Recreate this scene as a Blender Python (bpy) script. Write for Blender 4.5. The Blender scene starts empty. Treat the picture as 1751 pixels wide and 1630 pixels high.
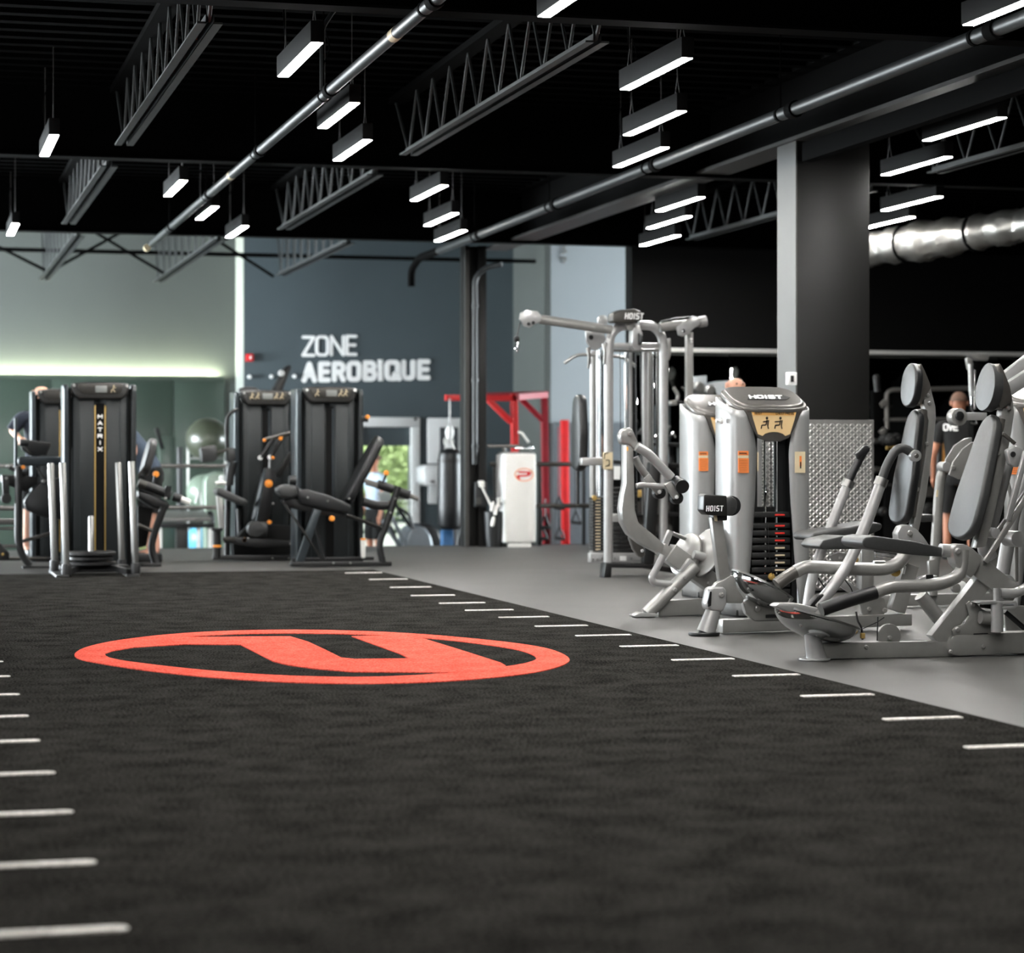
import bpy, bmesh, math, random
from mathutils import Vector, Matrix
from mathutils.geometry import tessellate_polygon
random.seed(7)
S = bpy.context.scene
COL = S.collection
V = Vector

# ------------------------------------------------------------------ camera, world, light, exposure
FPX, CX, HY, CAMH, YAW = 3900.0, 875.5, 780.0, 1.1, math.radians(14.9)
cam = bpy.data.cameras.new('camera'); camo = bpy.data.objects.new('camera', cam); COL.objects.link(camo)
camo.location = (0, 0, CAMH); camo.rotation_euler = (math.pi/2, 0, -YAW)
cam.sensor_fit = 'HORIZONTAL'; cam.sensor_width = 36; cam.lens = 36*FPX/1751
cam.shift_y = (HY-815)/1751
cam.clip_start = .1; cam.clip_end = 300
cam.dof.use_dof = True; cam.dof.focus_distance = 13.3; cam.dof.aperture_fstop = 2.2; cam.dof.aperture_blades = 9
S.camera = camo
S.view_settings.view_transform = 'Standard'; S.view_settings.look = 'None'
S.view_settings.gamma = 1; S.view_settings.use_curve_mapping = False
S.view_settings.exposure = 0.0
LAMP_E = 230.0; FILL_E = 9.0; FILL_F = 60.0; LED_E = 170.0
w = bpy.data.worlds.new('world'); S.world = w; w.use_nodes = True
wn = w.node_tree.nodes; bg = wn['Background']
sky = wn.new('ShaderNodeTexSky'); sky.sky_type = 'HOSEK_WILKIE'; sky.turbidity = 6; sky.sun_direction = (-.4, -.35, .85)
w.node_tree.links.new(sky.outputs[0], bg.inputs[0]); bg.inputs[1].default_value = 1.6
sun = bpy.data.lights.new('sun', 'SUN'); sun.energy = 9; sun.angle = .02
suno = bpy.data.objects.new('sun', sun); COL.objects.link(suno); suno.location = (0, 0, 20)
suno.rotation_euler = V((-.35, -.5, .8)).to_track_quat('Z', 'Y').to_euler()

# ------------------------------------------------------------------ pixel -> place in the room
FW = V((math.sin(YAW), math.cos(YAW), 0)); RT = V((math.cos(YAW), -math.sin(YAW), 0)); CAMP = V((0, 0, CAMH))
def ray(px, py): return FW + RT*((px-CX)/FPX) + V((0, 0, 1))*((HY-py)/FPX)
def at(px, py, Y): r = ray(px, py); return CAMP + r*(Y/r.y)
def atz(px, py, z=0.0): r = ray(px, py); return CAMP + r*((z-CAMH)/r.z)
def atx(px, py, X): r = ray(px, py); return CAMP + r*(X/r.x)

# ------------------------------------------------------------------ materials
MATS = {}
def mat(name, col, rough=.5, metal=0.0, var=.12, scale=12, bump=0.0, bscale=60, spec=.5, coat=0, stretch=None):
    m = bpy.data.materials.new(name); m.use_nodes = True
    n, l = m.node_tree.nodes, m.node_tree.links; b = n['Principled BSDF']
    tc = n.new('ShaderNodeTexCoord'); nz = n.new('ShaderNodeTexNoise'); nz.inputs['Scale'].default_value = scale
    nz.inputs['Detail'].default_value = 4
    src = tc.outputs['Object']
    if stretch:
        mp = n.new('ShaderNodeMapping'); mp.inputs['Scale'].default_value = stretch
        l.new(src, mp.inputs[0]); src = mp.outputs[0]
    l.new(src, nz.inputs['Vector'])
    cr = n.new('ShaderNodeValToRGB')
    cr.color_ramp.elements[0].position = .3; cr.color_ramp.elements[1].position = .7
    cr.color_ramp.elements[0].color = tuple(c*(1-var) for c in col)+(1,)
    cr.color_ramp.elements[1].color = tuple(min(1, c*(1+var)) for c in col)+(1,)
    l.new(nz.outputs['Fac'], cr.inputs[0]); l.new(cr.outputs[0], b.inputs['Base Color'])
    b.inputs['Roughness'].default_value = rough; b.inputs['Metallic'].default_value = metal
    b.inputs['Specular IOR Level'].default_value = spec
    b.inputs['Coat Weight'].default_value = coat; b.inputs['Coat Roughness'].default_value = .15
    if bump:
        n2 = n.new('ShaderNodeTexNoise'); n2.inputs['Scale'].default_value = bscale; n2.inputs['Detail'].default_value = 3
        l.new(tc.outputs['Object'], n2.inputs['Vector'])
        bp = n.new('ShaderNodeBump'); bp.inputs['Strength'].default_value = bump; bp.inputs['Distance'].default_value = .01
        l.new(n2.outputs['Fac'], bp.inputs['Height']); l.new(bp.outputs[0], b.inputs['Normal'])
    MATS[name] = m; return m
def emit(name, col, e):
    m = bpy.data.materials.new(name); m.use_nodes = True; n, l = m.node_tree.nodes, m.node_tree.links
    b = n['Principled BSDF']; b.inputs['Base Color'].default_value = (.8, .8, .8, 1)
    b.inputs['Emission Color'].default_value = col+(1,); b.inputs['Emission Strength'].default_value = e
    MATS[name] = m; return m
M = MATS
mat('silver', (.27, .266, .255), .34, .35, .05, 20, spec=.6, coat=.3)
mat('silver_light', (.35, .35, .345), .3, .3, .04, 20, spec=.6, coat=.3)
mat('shroud', (.28, .283, .28), .38, .25, .03, 6, spec=.5, coat=.2)
mat('bronze', (.105, .098, .09), .36, .5, .06, 30, coat=.2)
mat('chrome', (.82, .82, .82), .08, 1, .03, 5)
mat('chrome_soft', (.30, .30, .29), .34, 1, .03, 5)
mat('plate_bright', (.78, .77, .74), .3, .55, .05, 30)
mat('plate_steel', (.20, .197, .19), .4, .5, .08, 30)
mat('chrome_bowl', (.45, .46, .46), .12, 1, .03, 5)
mat('pad_black', (.006, .0066, .0073), .36, 0, .2, 40, .15, 300, spec=.55)
mat('pad_grey', (.030, .031, .031), .42, 0, .12, 40, .15, 300, spec=.6)
mat('black_metal', (.005, .005, .0055), .42, .0, .15, 20)
mat('black_plastic', (.006, .0065, .007), .45, 0, .15, 30)
mat('rubber', (.005, .005, .005), .6, 0, .2, 40)
mat('matte_black', (.0025, .0025, .0025), .8, 0, .2, 8, spec=.2)
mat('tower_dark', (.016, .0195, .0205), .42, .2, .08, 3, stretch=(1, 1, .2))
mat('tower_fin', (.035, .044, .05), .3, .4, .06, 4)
mat('gold', (.50, .33, .10), .4, .3, .05)
mat('orange', (.85, .28, .03), .45, 0, .06)
mat('label_orange', (.80, .22, .05), .55, 0, .05)
mat('label_amber', (.80, .42, .12), .55, 0, .06)
mat('placard_amber', (.66, .47, .24), .55, 0, .05)
mat('label_cream', (.62, .52, .34), .55, 0, .05)
mat('white_paint', (.80, .81, .80), .45, 0, .03, 3)
mat('off_white', (.72, .72, .69), .45, 0, .03, 3)
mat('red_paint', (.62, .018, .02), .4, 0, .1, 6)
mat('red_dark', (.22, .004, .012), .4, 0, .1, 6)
mat('red_flag', (.75, .02, .01), .5, 0, .05)
mat('crimson', (.25, .02, .03), .6)
mat('skin', (.62, .33, .23), .55, 0, .06, 30)
mat('skin_dark', (.40, .17, .10), .5, 0, .06, 30)
mat('navy_cloth', (.012, .018, .032), .85, 0, .2, 60)
mat('slate_cloth', (.045, .065, .095), .85, 0, .2, 60)
mat('black_cloth', (.003, .003, .003), .9, 0, .2, 60)
mat('sky_cloth', (.48, .60, .72), .85, 0, .08, 60)
mat('hair_short', (.11, .06, .04), .8, 0, .2, 90)
mat('hair_grey', (.30, .26, .23), .8, 0, .2, 90)
mat('wall_black', (.002, .002, .002), .7, 0, .2, 1.2, .05, 120, spec=.2)
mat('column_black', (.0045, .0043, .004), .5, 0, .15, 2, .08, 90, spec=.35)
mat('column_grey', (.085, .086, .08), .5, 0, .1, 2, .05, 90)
mat('wall_slate', (.060, .079, .088), .6, 0, .05, 1)
mat('wall_grey', (.072, .080, .074), .7, 0, .04, 1)
mat('wall_pale', (.245, .268, .28), .6, 0, .03, 1)
mat('wall_white', (.34, .36, .33), .6, 0, .03, 1)
mat('panel_green', (.035, .052, .040), .35, 0, .06, 1, coat=.2)
mat('ceiling_black', (.0008, .0008, .0008), .9, 0, .2, 3, spec=.03)
mat('steel_black', (.0012, .0012, .0012), .8, 0, .2, 4, spec=.04)
mat('joist_grey', (.020, .023, .023), .6, 0, .2, 8)
mat('flange_grey', (.035, .0335, .031), .5, .1, .15, 3)
mat('pipe_grey', (.020, .023, .024), .45, .2, .15, 5)
mat('lamp_body', (.006, .006, .006), .7, 0, .05, spec=.1)
mat('ball_green', (.055, .062, .042), .3, 0, .05, 3, coat=.2)
mat('ball_sage', (.18, .23, .18), .32, 0, .05, 3, coat=.2)
mat('ball_blue', (.10, .33, .48), .35, 0, .05, 3)
mat('mat_blue', (.03, .11, .25), .5)
mat('duct_foil', (.17, .165, .152), .36, .8, .25, 6, .9, 7)
mat('leaf_light', (.36, .46, .20), .6, 0, .5, 3)
mat('leaf_dark', (.16, .22, .11), .6, 0, .4, 3)
mat('lawn', (.55, .57, .52), .9, 0, .3, 2)
mat('rail_grey', (.16, .155, .145), .4, .4, .08)
mat('stack_black', (.01, .01, .01), .4)
mat('mark_red', (.70, .03, .02), .5)
mat('mark_cream', (.62, .52, .36), .5)
mat('mark_white', (.93, .93, .92), .5, 0, .02)
mat('mark_black', (.01, .01, .01), .5)
mat('photo_grey', (.06, .065, .07), .5, 0, .5, 8)
mat('treadmill_grey', (.17, .19, .205), .35, .3, .06)
mat('screen', (.20, .21, .20), .25, 0, .05)
mat('badge', (.055, .052, .047), .38, .5, .08, 20)
mat('badge_dark', (.016, .0155, .0145), .4, .3, .08, 20)
emit('lamp_light', (1, .985, .95), LAMP_E)
emit('window_light', (.95, .98, 1), FILL_E)
emit('window_far', (.86, .95, 1), FILL_F)  # glow of the unseen panels added on the side walls
emit('led_light', (.93, 1, .72), LED_E)
# mirror
m = mat('mirror', (.30, .31, .30), .015, 1, .02, 1)
# floor, turf
def floor_mat():
    m = mat('rubber_floor', (.058, .0562, .053), .5, 0, .1, 1.6, .12, 240, spec=.4)
    n, l = m.node_tree.nodes, m.node_tree.links; b = n['Principled BSDF']
    base = b.inputs['Base Color'].links[0].from_socket
    tc = n.new('ShaderNodeTexCoord'); v = n.new('ShaderNodeTexNoise'); v.inputs['Scale'].default_value = 320
    l.new(tc.outputs['Object'], v.inputs['Vector'])
    r = n.new('ShaderNodeValToRGB'); r.color_ramp.elements[0].position = .38; r.color_ramp.elements[1].position = .66
    r.color_ramp.elements[0].color = (.72, .72, .72, 1); r.color_ramp.elements[1].color = (1.25, 1.25, 1.25, 1)
    l.new(v.outputs['Fac'], r.inputs[0])
    mx = n.new('ShaderNodeMix'); mx.data_type = 'RGBA'; mx.blend_type = 'MULTIPLY'; mx.inputs[0].default_value = 1
    l.new(base, mx.inputs[6]); l.new(r.outputs[0], mx.inputs[7]); l.new(mx.outputs[2], b.inputs['Base Color'])
floor_mat()
def turf_mat(name, lo, hi, s=130):
    m = bpy.data.materials.new(name); m.use_nodes = True; n, l = m.node_tree.nodes, m.node_tree.links; b = n['Principled BSDF']
    tc = n.new('ShaderNodeTexCoord'); a = n.new('ShaderNodeTexNoise'); a.inputs['Scale'].default_value = 85; a.inputs['Detail'].default_value = 6
    c = n.new('ShaderNodeTexNoise'); c.inputs['Scale'].default_value = 5; c.inputs['Detail'].default_value = 5
    l.new(tc.outputs['Object'], a.inputs['Vector']); l.new(tc.outputs['Object'], c.inputs['Vector'])
    ad = n.new('ShaderNodeMath'); ad.operation = 'MULTIPLY_ADD'; ad.inputs[1].default_value = .35
    l.new(c.outputs['Fac'], ad.inputs[0]); l.new(a.outputs['Fac'], ad.inputs[2])
    r = n.new('ShaderNodeValToRGB'); r.color_ramp.elements[0].position = .52; r.color_ramp.elements[1].position = .82
    r.color_ramp.elements[0].color = lo+(1,); r.color_ramp.elements[1].color = hi+(1,)
    l.new(ad.outputs[0], r.inputs[0]); l.new(r.outputs[0], b.inputs['Base Color'])
    b.inputs['Roughness'].default_value = .95; b.inputs['Specular IOR Level'].default_value = 0.0
    bp = n.new('ShaderNodeBump'); bp.inputs['Strength'].default_value = .9; bp.inputs['Distance'].default_value = .012
    l.new(a.outputs['Fac'], bp.inputs['Height']); l.new(bp.outputs[0], b.inputs['Normal'])
    MATS[name] = m
turf_mat('turf', (.0022, .0021, .002), (.047, .045, .0415))
turf_mat('turf_red', (.52, .062, .045), (.95, .16, .115))
turf_mat('turf_white', (.50, .48, .44), (.95, .92, .87))

# ------------------------------------------------------------------ mesh building
ORG = {}
def org(o): return ORG.get(o.name, V((0, 0, 0))) if o else V((0, 0, 0))
class MB:
    def __init__(s): s.v = []; s.f = []
    def add(s, vs, fs):
        k = len(s.v); s.v += [V(x) for x in vs]; s.f += [tuple(i+k for i in f) for f in fs]; return s
    def box(s, c, d, R=None):
        c = V(c); h = V(d)/2
        vs = [V((x*h.x, y*h.y, z*h.z)) for x in (-1, 1) for y in (-1, 1) for z in (-1, 1)]
        if R: vs = [R @ v for v in vs]
        return s.add([v+c for v in vs], [(0, 1, 3, 2), (4, 6, 7, 5), (0, 4, 5, 1), (2, 3, 7, 6), (0, 2, 6, 4), (1, 5, 7, 3)])
    def bb(s, x0, x1, y0, y1, z0, z1): return s.box(((x0+x1)/2, (y0+y1)/2, (z0+z1)/2), (abs(x1-x0), abs(y1-y0), abs(z1-z0)))
    def bar(s, p0, p1, w, h, side=V((0, 1, 0))):      # h measured along `side`, w across
        p0, p1 = V(p0), V(p1); a = (p1-p0).normalized(); b = (side-a*side.dot(a)).normalized(); c = a.cross(b)
        R = Matrix((a, b, c)).transposed()
        return s.box((p0+p1)/2, ((p1-p0).length, h, w), R)
    def loft(s, rings, close=True, cap=True):
        n = len(rings[0]); k = len(s.v)
        for r in rings: s.v += [V(x) for x in r]
        for i in range(len(rings)-1):
            for j in range(n if close else n-1):
                a = k+i*n+j; b = k+i*n+(j+1) % n; s.f.append((a, b, b+n, a+n))
        if cap and close:
            s.f.append(tuple(k+j for j in reversed(range(n)))); s.f.append(tuple(k+(len(rings)-1)*n+j for j in range(n)))
        return s
    def tube(s, pts, r, seg=12, fil=None, sq=1.0):
        pts = [V(p) for p in pts]; rs = r if isinstance(r, (list, tuple)) else [r]*len(pts)
        if fil is None: fil = max(rs)*3.2
        P, Rr = [pts[0]], [rs[0]]
        for i in range(1, len(pts)-1):
            a, b, c = pts[i-1], pts[i], pts[i+1]; d = min(fil, (b-a).length*.48, (c-b).length*.48)
            p, q = b+(a-b).normalized()*d, b+(c-b).normalized()*d
            for t in (0, .25, .5, .75, 1): P.append(p*(1-t)**2+b*2*t*(1-t)+q*t*t); Rr.append(rs[i])
        P.append(pts[-1]); Rr.append(rs[-1])
        t0 = (P[1]-P[0]).normalized(); u = t0.orthogonal().normalized(); rings = []
        for i, p in enumerate(P):
            t = ((P[min(i+1, len(P)-1)]-p).normalized()+(p-P[max(i-1, 0)]).normalized())
            t = t.normalized() if t.length > 1e-6 else t0
            u = (u-t*u.dot(t)).normalized(); v = t.cross(u)
            rings.append([p+(u*math.cos(2*math.pi*j/seg)+v*math.sin(2*math.pi*j/seg))*Rr[i] for j in range(seg)])
        return s.loft(rings)
    def lathe(s, c, ax, prof, seg=24):                # prof = [(radius, along)]
        c, ax = V(c), V(ax).normalized(); u = ax.orthogonal().normalized(); v = ax.cross(u)
        return s.loft([[c+ax*h+(u*math.cos(2*math.pi*j/seg)+v*math.sin(2*math.pi*j/seg))*max(r, 1e-4) for j in range(seg)] for r, h in prof])
    def sphere(s, c, r, seg=20, rg=12, sc=(1, 1, 1)):
        c = V(c); rings = []
        for i in range(rg+1):
            a = math.pi*i/rg; rr = max(math.sin(a), .002)
            rings.append([c+V((rr*math.cos(2*math.pi*j/seg)*r*sc[0], rr*math.sin(2*math.pi*j/seg)*r*sc[1], -math.cos(a)*r*sc[2])) for j in range(seg)])
        return s.loft(rings)
    def prism(s, pts, off):
        pts = [V(p) for p in pts]; off = V(off); n = len(pts)
        nn = V((0, 0, 0))
        for i in range(n): nn += pts[i].cross(pts[(i+1) % n])
        if nn.dot(off) > 0: pts.reverse()
        k = len(s.v); s.v += pts+[p+off for p in pts]
        s.f.append(tuple(k+i for i in range(n))); s.f.append(tuple(k+n+i for i in reversed(range(n))))
        for i in range(n): j = (i+1) % n; s.f.append((k+j, k+i, k+n+i, k+n+j))
        return s
    def build(s, name, m, parent=None, bevel=0, seg=2, ang=32, kind=None, label=None):
        o_ = org(parent); me = bpy.data.meshes.new(name)
        me.from_pydata([v-o_ for v in s.v], [], s.f); me.validate()
        bm = bmesh.new(); bm.from_mesh(me); bmesh.ops.recalc_face_normals(bm, faces=bm.faces)
        if bevel:
            es = [e for e in bm.edges if len(e.link_faces) == 2 and e.calc_face_angle(0) > math.radians(28)]
            bmesh.ops.bevel(bm, geom=es, offset=bevel, segments=seg, affect='EDGES', profile=.5, clamp_overlap=True)
        bm.to_mesh(me); bm.free()
        for p in me.polygons: p.use_smooth = True
        me.set_sharp_from_angle(angle=math.radians(ang))
        me.materials.append(M[m]); o = bpy.data.objects.new(name, me); COL.objects.link(o)
        if parent: o.parent = parent; ORG[o.name] = o_
        if kind: o['kind'] = kind
        if label: o['label'] = label
        return o
def thing(name, loc, label, cat, group=None):
    o = bpy.data.objects.new(name, None); o.empty_display_size = .1; COL.objects.link(o); o.location = loc
    o['label'] = label; o['category'] = cat
    if group: o['group'] = group
    ORG[o.name] = V(loc); return o
def tag(o, label, cat, group=None):
    o['label'] = label; o['category'] = cat
    if group: o['group'] = group
    return o
def struct(name, mb, m, bevel=0, parent=None):
    o = mb.build(name, m, parent, bevel)
    if not parent: o['kind'] = 'structure'
    return o
def copy_tree(o, parent=None):
    c = o.copy(); COL.objects.link(c); c.parent = parent
    for ch in o.children: copy_tree(ch, c)
    return c
# stroke lettering: letters as polylines on a 1 x 1.4 cell
def _arc(cx, cy, r, a0, a1, n=4): return [(cx+r*math.cos(math.radians(a0+(a1-a0)*i/n)), cy+r*math.sin(math.radians(a0+(a1-a0)*i/n))) for i in range(n+1)]
OV = _arc(.3, 1.1, .3, 180, 90)+_arc(.7, 1.1, .3, 90, 0)+_arc(.7, .3, .3, 0, -90)+_arc(.3, .3, .3, -90, -180); OV = OV+[OV[0]]
GL = {'A': [[(0, 0), (.5, 1.4), (1, 0)], [(.22, .45), (.78, .45)]], 'B': [[(0, 0), (0, 1.4)]+_arc(.66, 1.09, .31, 90, -90)+[(.05, .78)], [(.05, .72)]+_arc(.66, .36, .36, 90, -90)+[(0, 0)]],
 'C': [[(1, 1.2), (.8, 1.4), (.2, 1.4), (0, 1.2), (0, .2), (.2, 0), (.8, 0), (1, .2)]], 'D': [[(0, 0), (0, 1.4), (.7, 1.4), (1, 1.1), (1, .3), (.7, 0), (0, 0)]],
 'E': [[(1, 0), (0, 0), (0, 1.4), (1, 1.4)], [(0, .72), (.9, .72)]], 'H': [[(0, 0), (0, 1.4)], [(1, 0), (1, 1.4)], [(0, .72), (1, .72)]], 'I': [[(.5, 0), (.5, 1.4)]],
 'M': [[(0, 0), (0, 1.4), (.5, .5), (1, 1.4), (1, 0)]], 'N': [[(0, 0), (0, 1.4), (1, 0), (1, 1.4)]],
 'O': [OV],
 'P': [[(0, 0), (0, 1.4), (.8, 1.4), (1, 1.2), (1, .85), (.8, .65), (0, .65)]], 'Q': [OV, [(.68, .36), (1.1, -.02)]],
 'R': [[(0, 0), (0, 1.4)]+_arc(.64, 1.04, .36, 90, -90)+[(.05, .68)], [(.55, .65), (.98, 0)]], 'S': [[(0, .1), (.15, 0), (.85, 0), (1, .2), (1, .55), (.85, .7), (.15, .7), (0, .85), (0, 1.2), (.15, 1.4), (.9, 1.4)]],
 'T': [[(0, 1.4), (1, 1.4)], [(.5, 0), (.5, 1.4)]], 'U': [[(0, 1.4)]+_arc(.3, .3, .3, 180, 270)+_arc(.7, .3, .3, 270, 360)+[(1, 1.4)]], 'V': [[(0, 1.4), (.5, 0), (1, 1.4)]],
 'X': [[(0, 0), (1, 1.4)], [(0, 1.4), (1, 0)]], 'Z': [[(0, 1.4), (1, 1.4), (0, 0), (1, 0)]], 'W': [[(0, 1.4), (.25, 0), (.5, 1), (.75, 0), (1, 1.4)]], 'G': [[(1, 1.2), (.8, 1.4), (.2, 1.4), (0, 1.2), (0, .2), (.2, 0), (.8, 0), (1, .2), (1, .7), (.55, .7)]]}
def letter(mb, ch, o, ux, uy, w, h, st, th=.004, shear=0.0):
    n = ux.cross(uy).normalized(); k_ = 0
    def P(p): return o+ux*((p[0]+shear*p[1])*w)+uy*(p[1]/1.4*h)
    for pl in GL[ch]:
        q = [P(p) for p in pl]
        for a, b in zip(q, q[1:]):
            k_ += 1; mb.bar(a, b, st, th*(1+.04*k_), side=n)
        for p in q:
            k_ += 1; mb.lathe(p-n*th*(1+.04*k_)/2, n, [(st/2, 0), (st/2, th*(1+.04*k_))], 12)
    return mb
def word(txt, o, ux, uy, w, gap, h, st, th=.004, shear=0.0, mb=None):
    mb = mb or MB(); x = 0
    for ch in txt:
        if ch == ' ': x += w*.7; continue
        ww = w
        if ch == 'I': letter(mb, ch, o+ux*(x-w*.35), ux, uy, w, h, st, th, shear); x += w*.3+gap; continue
        letter(mb, ch, o+ux*x, ux, uy, ww, h, st, th, shear); x += w+gap
    return mb
UX, UY, UZ = V((1, 0, 0)), V((0, 1, 0)), V((0, 0, 1))

# ------------------------------------------------------------------ room shell
YE, YW, ZL, XG, ZC, ZC1 = 27.2, 34.5, -.6, 6.9, 4.8, 4.22
struct('floor', MB().bb(-5, 17, -6, YE, -.12, 0), 'rubber_floor')
struct('floor_lower', MB().bb(-5, 17, YE, 36, ZL-.1, ZL), 'rubber_floor')
struct('trim_1', MB().bb(-5, 17, YE, YE+.03, ZL, 0.004), 'flange_grey')
struct('ceiling', MB().bb(-5, 17, -6, 36, ZC, ZC+.1).bb(-5, 17, -6, 26, ZC1, ZC1+.1), 'ceiling_black')
# deck ribs under the roof
rb = MB()
for i in range(56): rb.bb(-5, 17, 9+i*.3, 9.1+i*.3, ZC1-.04, ZC1)
struct('ceiling_deck_ribs', rb, 'ceiling_black')
struct('wall_back', MB().bb(-5, 17, -6.1, -6, 0, ZC), 'wall_black')
struct('wall_right', MB().bb(17, 17.1, -6, 36, ZL, ZC), 'wall_black')
wl = struct('wall_left', MB().bb(-5.15, -5, -6, 36, ZL, ZC), 'wall_black')
for i in range(7):  # unseen glowing panels added on the left wall, standing in for daylight
    y0 = 9.7+i*3.5; zl, zh = (.5, 2.7) if y0 < 26 else (0, 3.6)
    f = MB().bb(-5, -4.93, y0, y0+3.1, zl, zh); wf = struct('window_%d' % (i+1), f, 'off_white')
    for k in range(2):
        MB().bb(-4.93, -4.925, y0+.08+k*1.5, y0+1.5+k*1.52, zl+.1, zh-.1).build('pane', 'window_light' if y0 < 26 else 'window_far', wf)
for i in range(2):  # more glowing panels added out of view to brighten the far lower area
    y0 = 27.3+i*2.6; wf = struct('window_%d' % (i+8), MB().bb(16.93, 17, y0, y0+2.4, .2, 3.2), 'off_white')
    MB().bb(16.92, 16.93, y0+.08, y0+2.3, .3, 3.1).build('pane', 'window_far', wf)
# far walls
XR = 4.97
struct('wall_far_left', MB().bb(-5, XR, YW+.85, YW+1, ZL, ZC), 'wall_grey')
struct('wall_far_return', MB().bb(XR-.01, XR+.12, YW+.005, YW+1, ZL, ZC), 'wall_white')
dl, dr = at(632, 725, YW), at(707, 725, YW); dx0, dx1, dz = dl.x-.35, dr.x, at(670, 727, YW).z
struct('wall_far', MB().bb(XR, dx0, YW, YW+.2, ZL, ZC).bb(dx1, 9.22, YW, YW+.2, ZL, ZC).bb(dx0, dx1, YW, YW+.2, dz, ZC), 'wall_slate')
struct('wall_alcove_side', MB().bb(9.2, 9.3, 32.7, YW, ZL, ZC), 'wall_grey')  # darker than the alcove front: shade on this face put into its colour
struct('wall_alcove', MB().bb(9.2, 17, 32.7, 32.9, ZL, ZC), 'wall_pale')
xb = at(1080, 600, 26.2).x
struct('wall_black_partition', MB().bb(xb, 17, 26.2, 26.45, 0, ZC), 'wall_black', .004)
# mirrors on the black wall, pale trim above
zt = at(1300, 604, 26.15).z
struct('trim_2', MB().bb(xb+.02, 17, 26.1, 26.2, zt, zt+.05), 'off_white', .004)
x = xb+.05
while x < 15.5:
    struct('wall_mirror', MB().bb(x, x+1.19, 26.185, 26.2, .12, zt-.01), 'mirror', .002); x += 1.2
struct('baseboard_right', MB().bb(xb, 17, 26.15, 26.2, 0, .11), 'column_black')
# green padded panels low on the far left wall, light strip on top
gz = at(200, 648, YW+.78).z
x = -3.4
while x < XR-.1:
    x1 = min(x+1.85, XR-.18)
    struct('wall_panel', MB().bb(x, x1-.008, YW+.78, YW+.85, ZL, gz), 'panel_green', .006); x += 1.85
led = thing('light_strip', (1.5, YW+.74, gz+.02), 'thin glowing light strip along the top of the green wall panels', 'light strip')
MB().bb(-3, XR-.2, YW+.72, YW+.845, gz+.001, gz+.012).build('housing', 'lamp_body', led)
MB().bb(-3, XR-.2, YW+.705, YW+.72, gz-.02, gz+.05).build('lip', 'panel_green', led)
MB().bb(-3, XR-.25, YW+.73, YW+.78, gz+.012, gz+.02).build('diffuser', 'led_light', led)
# skirting on lower level
struct('baseboard_far', MB().bb(XR, dx0-.1, YW-.02, YW, ZL, ZL+.12).bb(dx1+.1, 9.2, YW-.02, YW, ZL, ZL+.12), 'off_white')
# door with a glazed leaf looking out
fw = .21
d1 = struct('door_1', MB().bb(dx0-.02, dx0+.12, YW-.05, YW+.22, ZL, dz-.03).bb(dx1-fw*.2, dx1+fw*.45, YW-.05, YW+.22, ZL, dz-.03).bb(dx0-.02, dx1+fw*.45, YW-.055, YW+.22, dz-.03, dz+.12), 'white_paint', .01)
MB().bb(dx0+.12, dx1-fw*.2, YW+.05, YW+.1, dz-.32, dz-.03).build('transom', 'wall_slate', d1)
MB().bb(dx0+.12, dx1-fw*.2, YW+.05, YW+.1, ZL, ZL+.25).build('kick_panel', 'off_white', d1)
MB().bb(dx0+.12, dx1-fw*.2, YW+.04, YW+.09, .42, .47).build('push_bar', 'chrome_soft', d1)
MB().lathe(at(710, 717, YW-.05), (0, -1, 0), [(.02, 0), (.02, .03)]).build('door_sensor', 'black_plastic', d1)
gm = bpy.data.materials.new('clear_glass'); gm.use_nodes = True; g_ = gm.node_tree.nodes; b = g_['Principled BSDF']
b.inputs['Transmission Weight'].default_value = 1; b.inputs['Roughness'].default_value = 0; b.inputs['IOR'].default_value = 1.02; b.inputs['Base Color'].default_value = (.95, 1, .97, 1); M['clear_glass'] = gm
MB().bb(dx0+.12, dx1-fw*.2, YW+.07, YW+.078, ZL+.25, dz-.32).build('glass_pane', 'clear_glass', d1)
# outdoors
struct('ground_outside', MB().bb(-20, 50, 36.2, 90, ZL-.1, ZL-.02), 'lawn')
def bush(name, c, r, n, lm, label):
    t = thing(name, (c[0], c[1], ZL), label, 'tree', 'trees outside the glass door')
    MB().tube([(c[0], c[1], ZL-.05), (c[0]+.1, c[1], c[2]-.2), (c[0], c[1]+.1, c[2]+r*.5)], [.16, .11, .05], 8).build('trunk', 'hair_short', t)
    mb = MB(); mb.sphere(c, r*.72, 14, 9)
    for i in range(n):
        a, b_ = random.uniform(0, 6.283), random.uniform(-1, 1); q = math.sqrt(1-b_*b_)
        d = V((q*math.cos(a), q*math.sin(a), b_)); p = V(c)+d*r*random.uniform(.66, 1.08)
        u = d.orthogonal().normalized(); u.rotate(Matrix.Rotation(random.uniform(0, 6.28), 3, d)); vv = (d.cross(u)+d*random.uniform(-.8, .8)).normalized()
        s_ = random.uniform(.05, .1)
        mb.add([p-u*s_, p-vv*s_*.5, p+u*s_, p+vv*s_*.5], [(0, 1, 2, 3)])
    mb.build('foliage', lm, t, kind='stuff')
pc = at(670, 790, 52)
bush('leafy_tree', (pc.x-.6, 50, 1.4), 1.7, 5000, 'leaf_light', 'bright green leafy tree seen low through the left of the door glass')
bush('leafy_tree', (pc.x+2.0, 53, 1.2), 1.9, 5000, 'leaf_light', 'bright green leafy tree seen through the right of the door glass')
bush('leafy_tree', (pc.x+.6, 58, 2.4), 3.0, 5000, 'leaf_dark', 'darker green tree behind the two bright ones outside the door')
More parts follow.
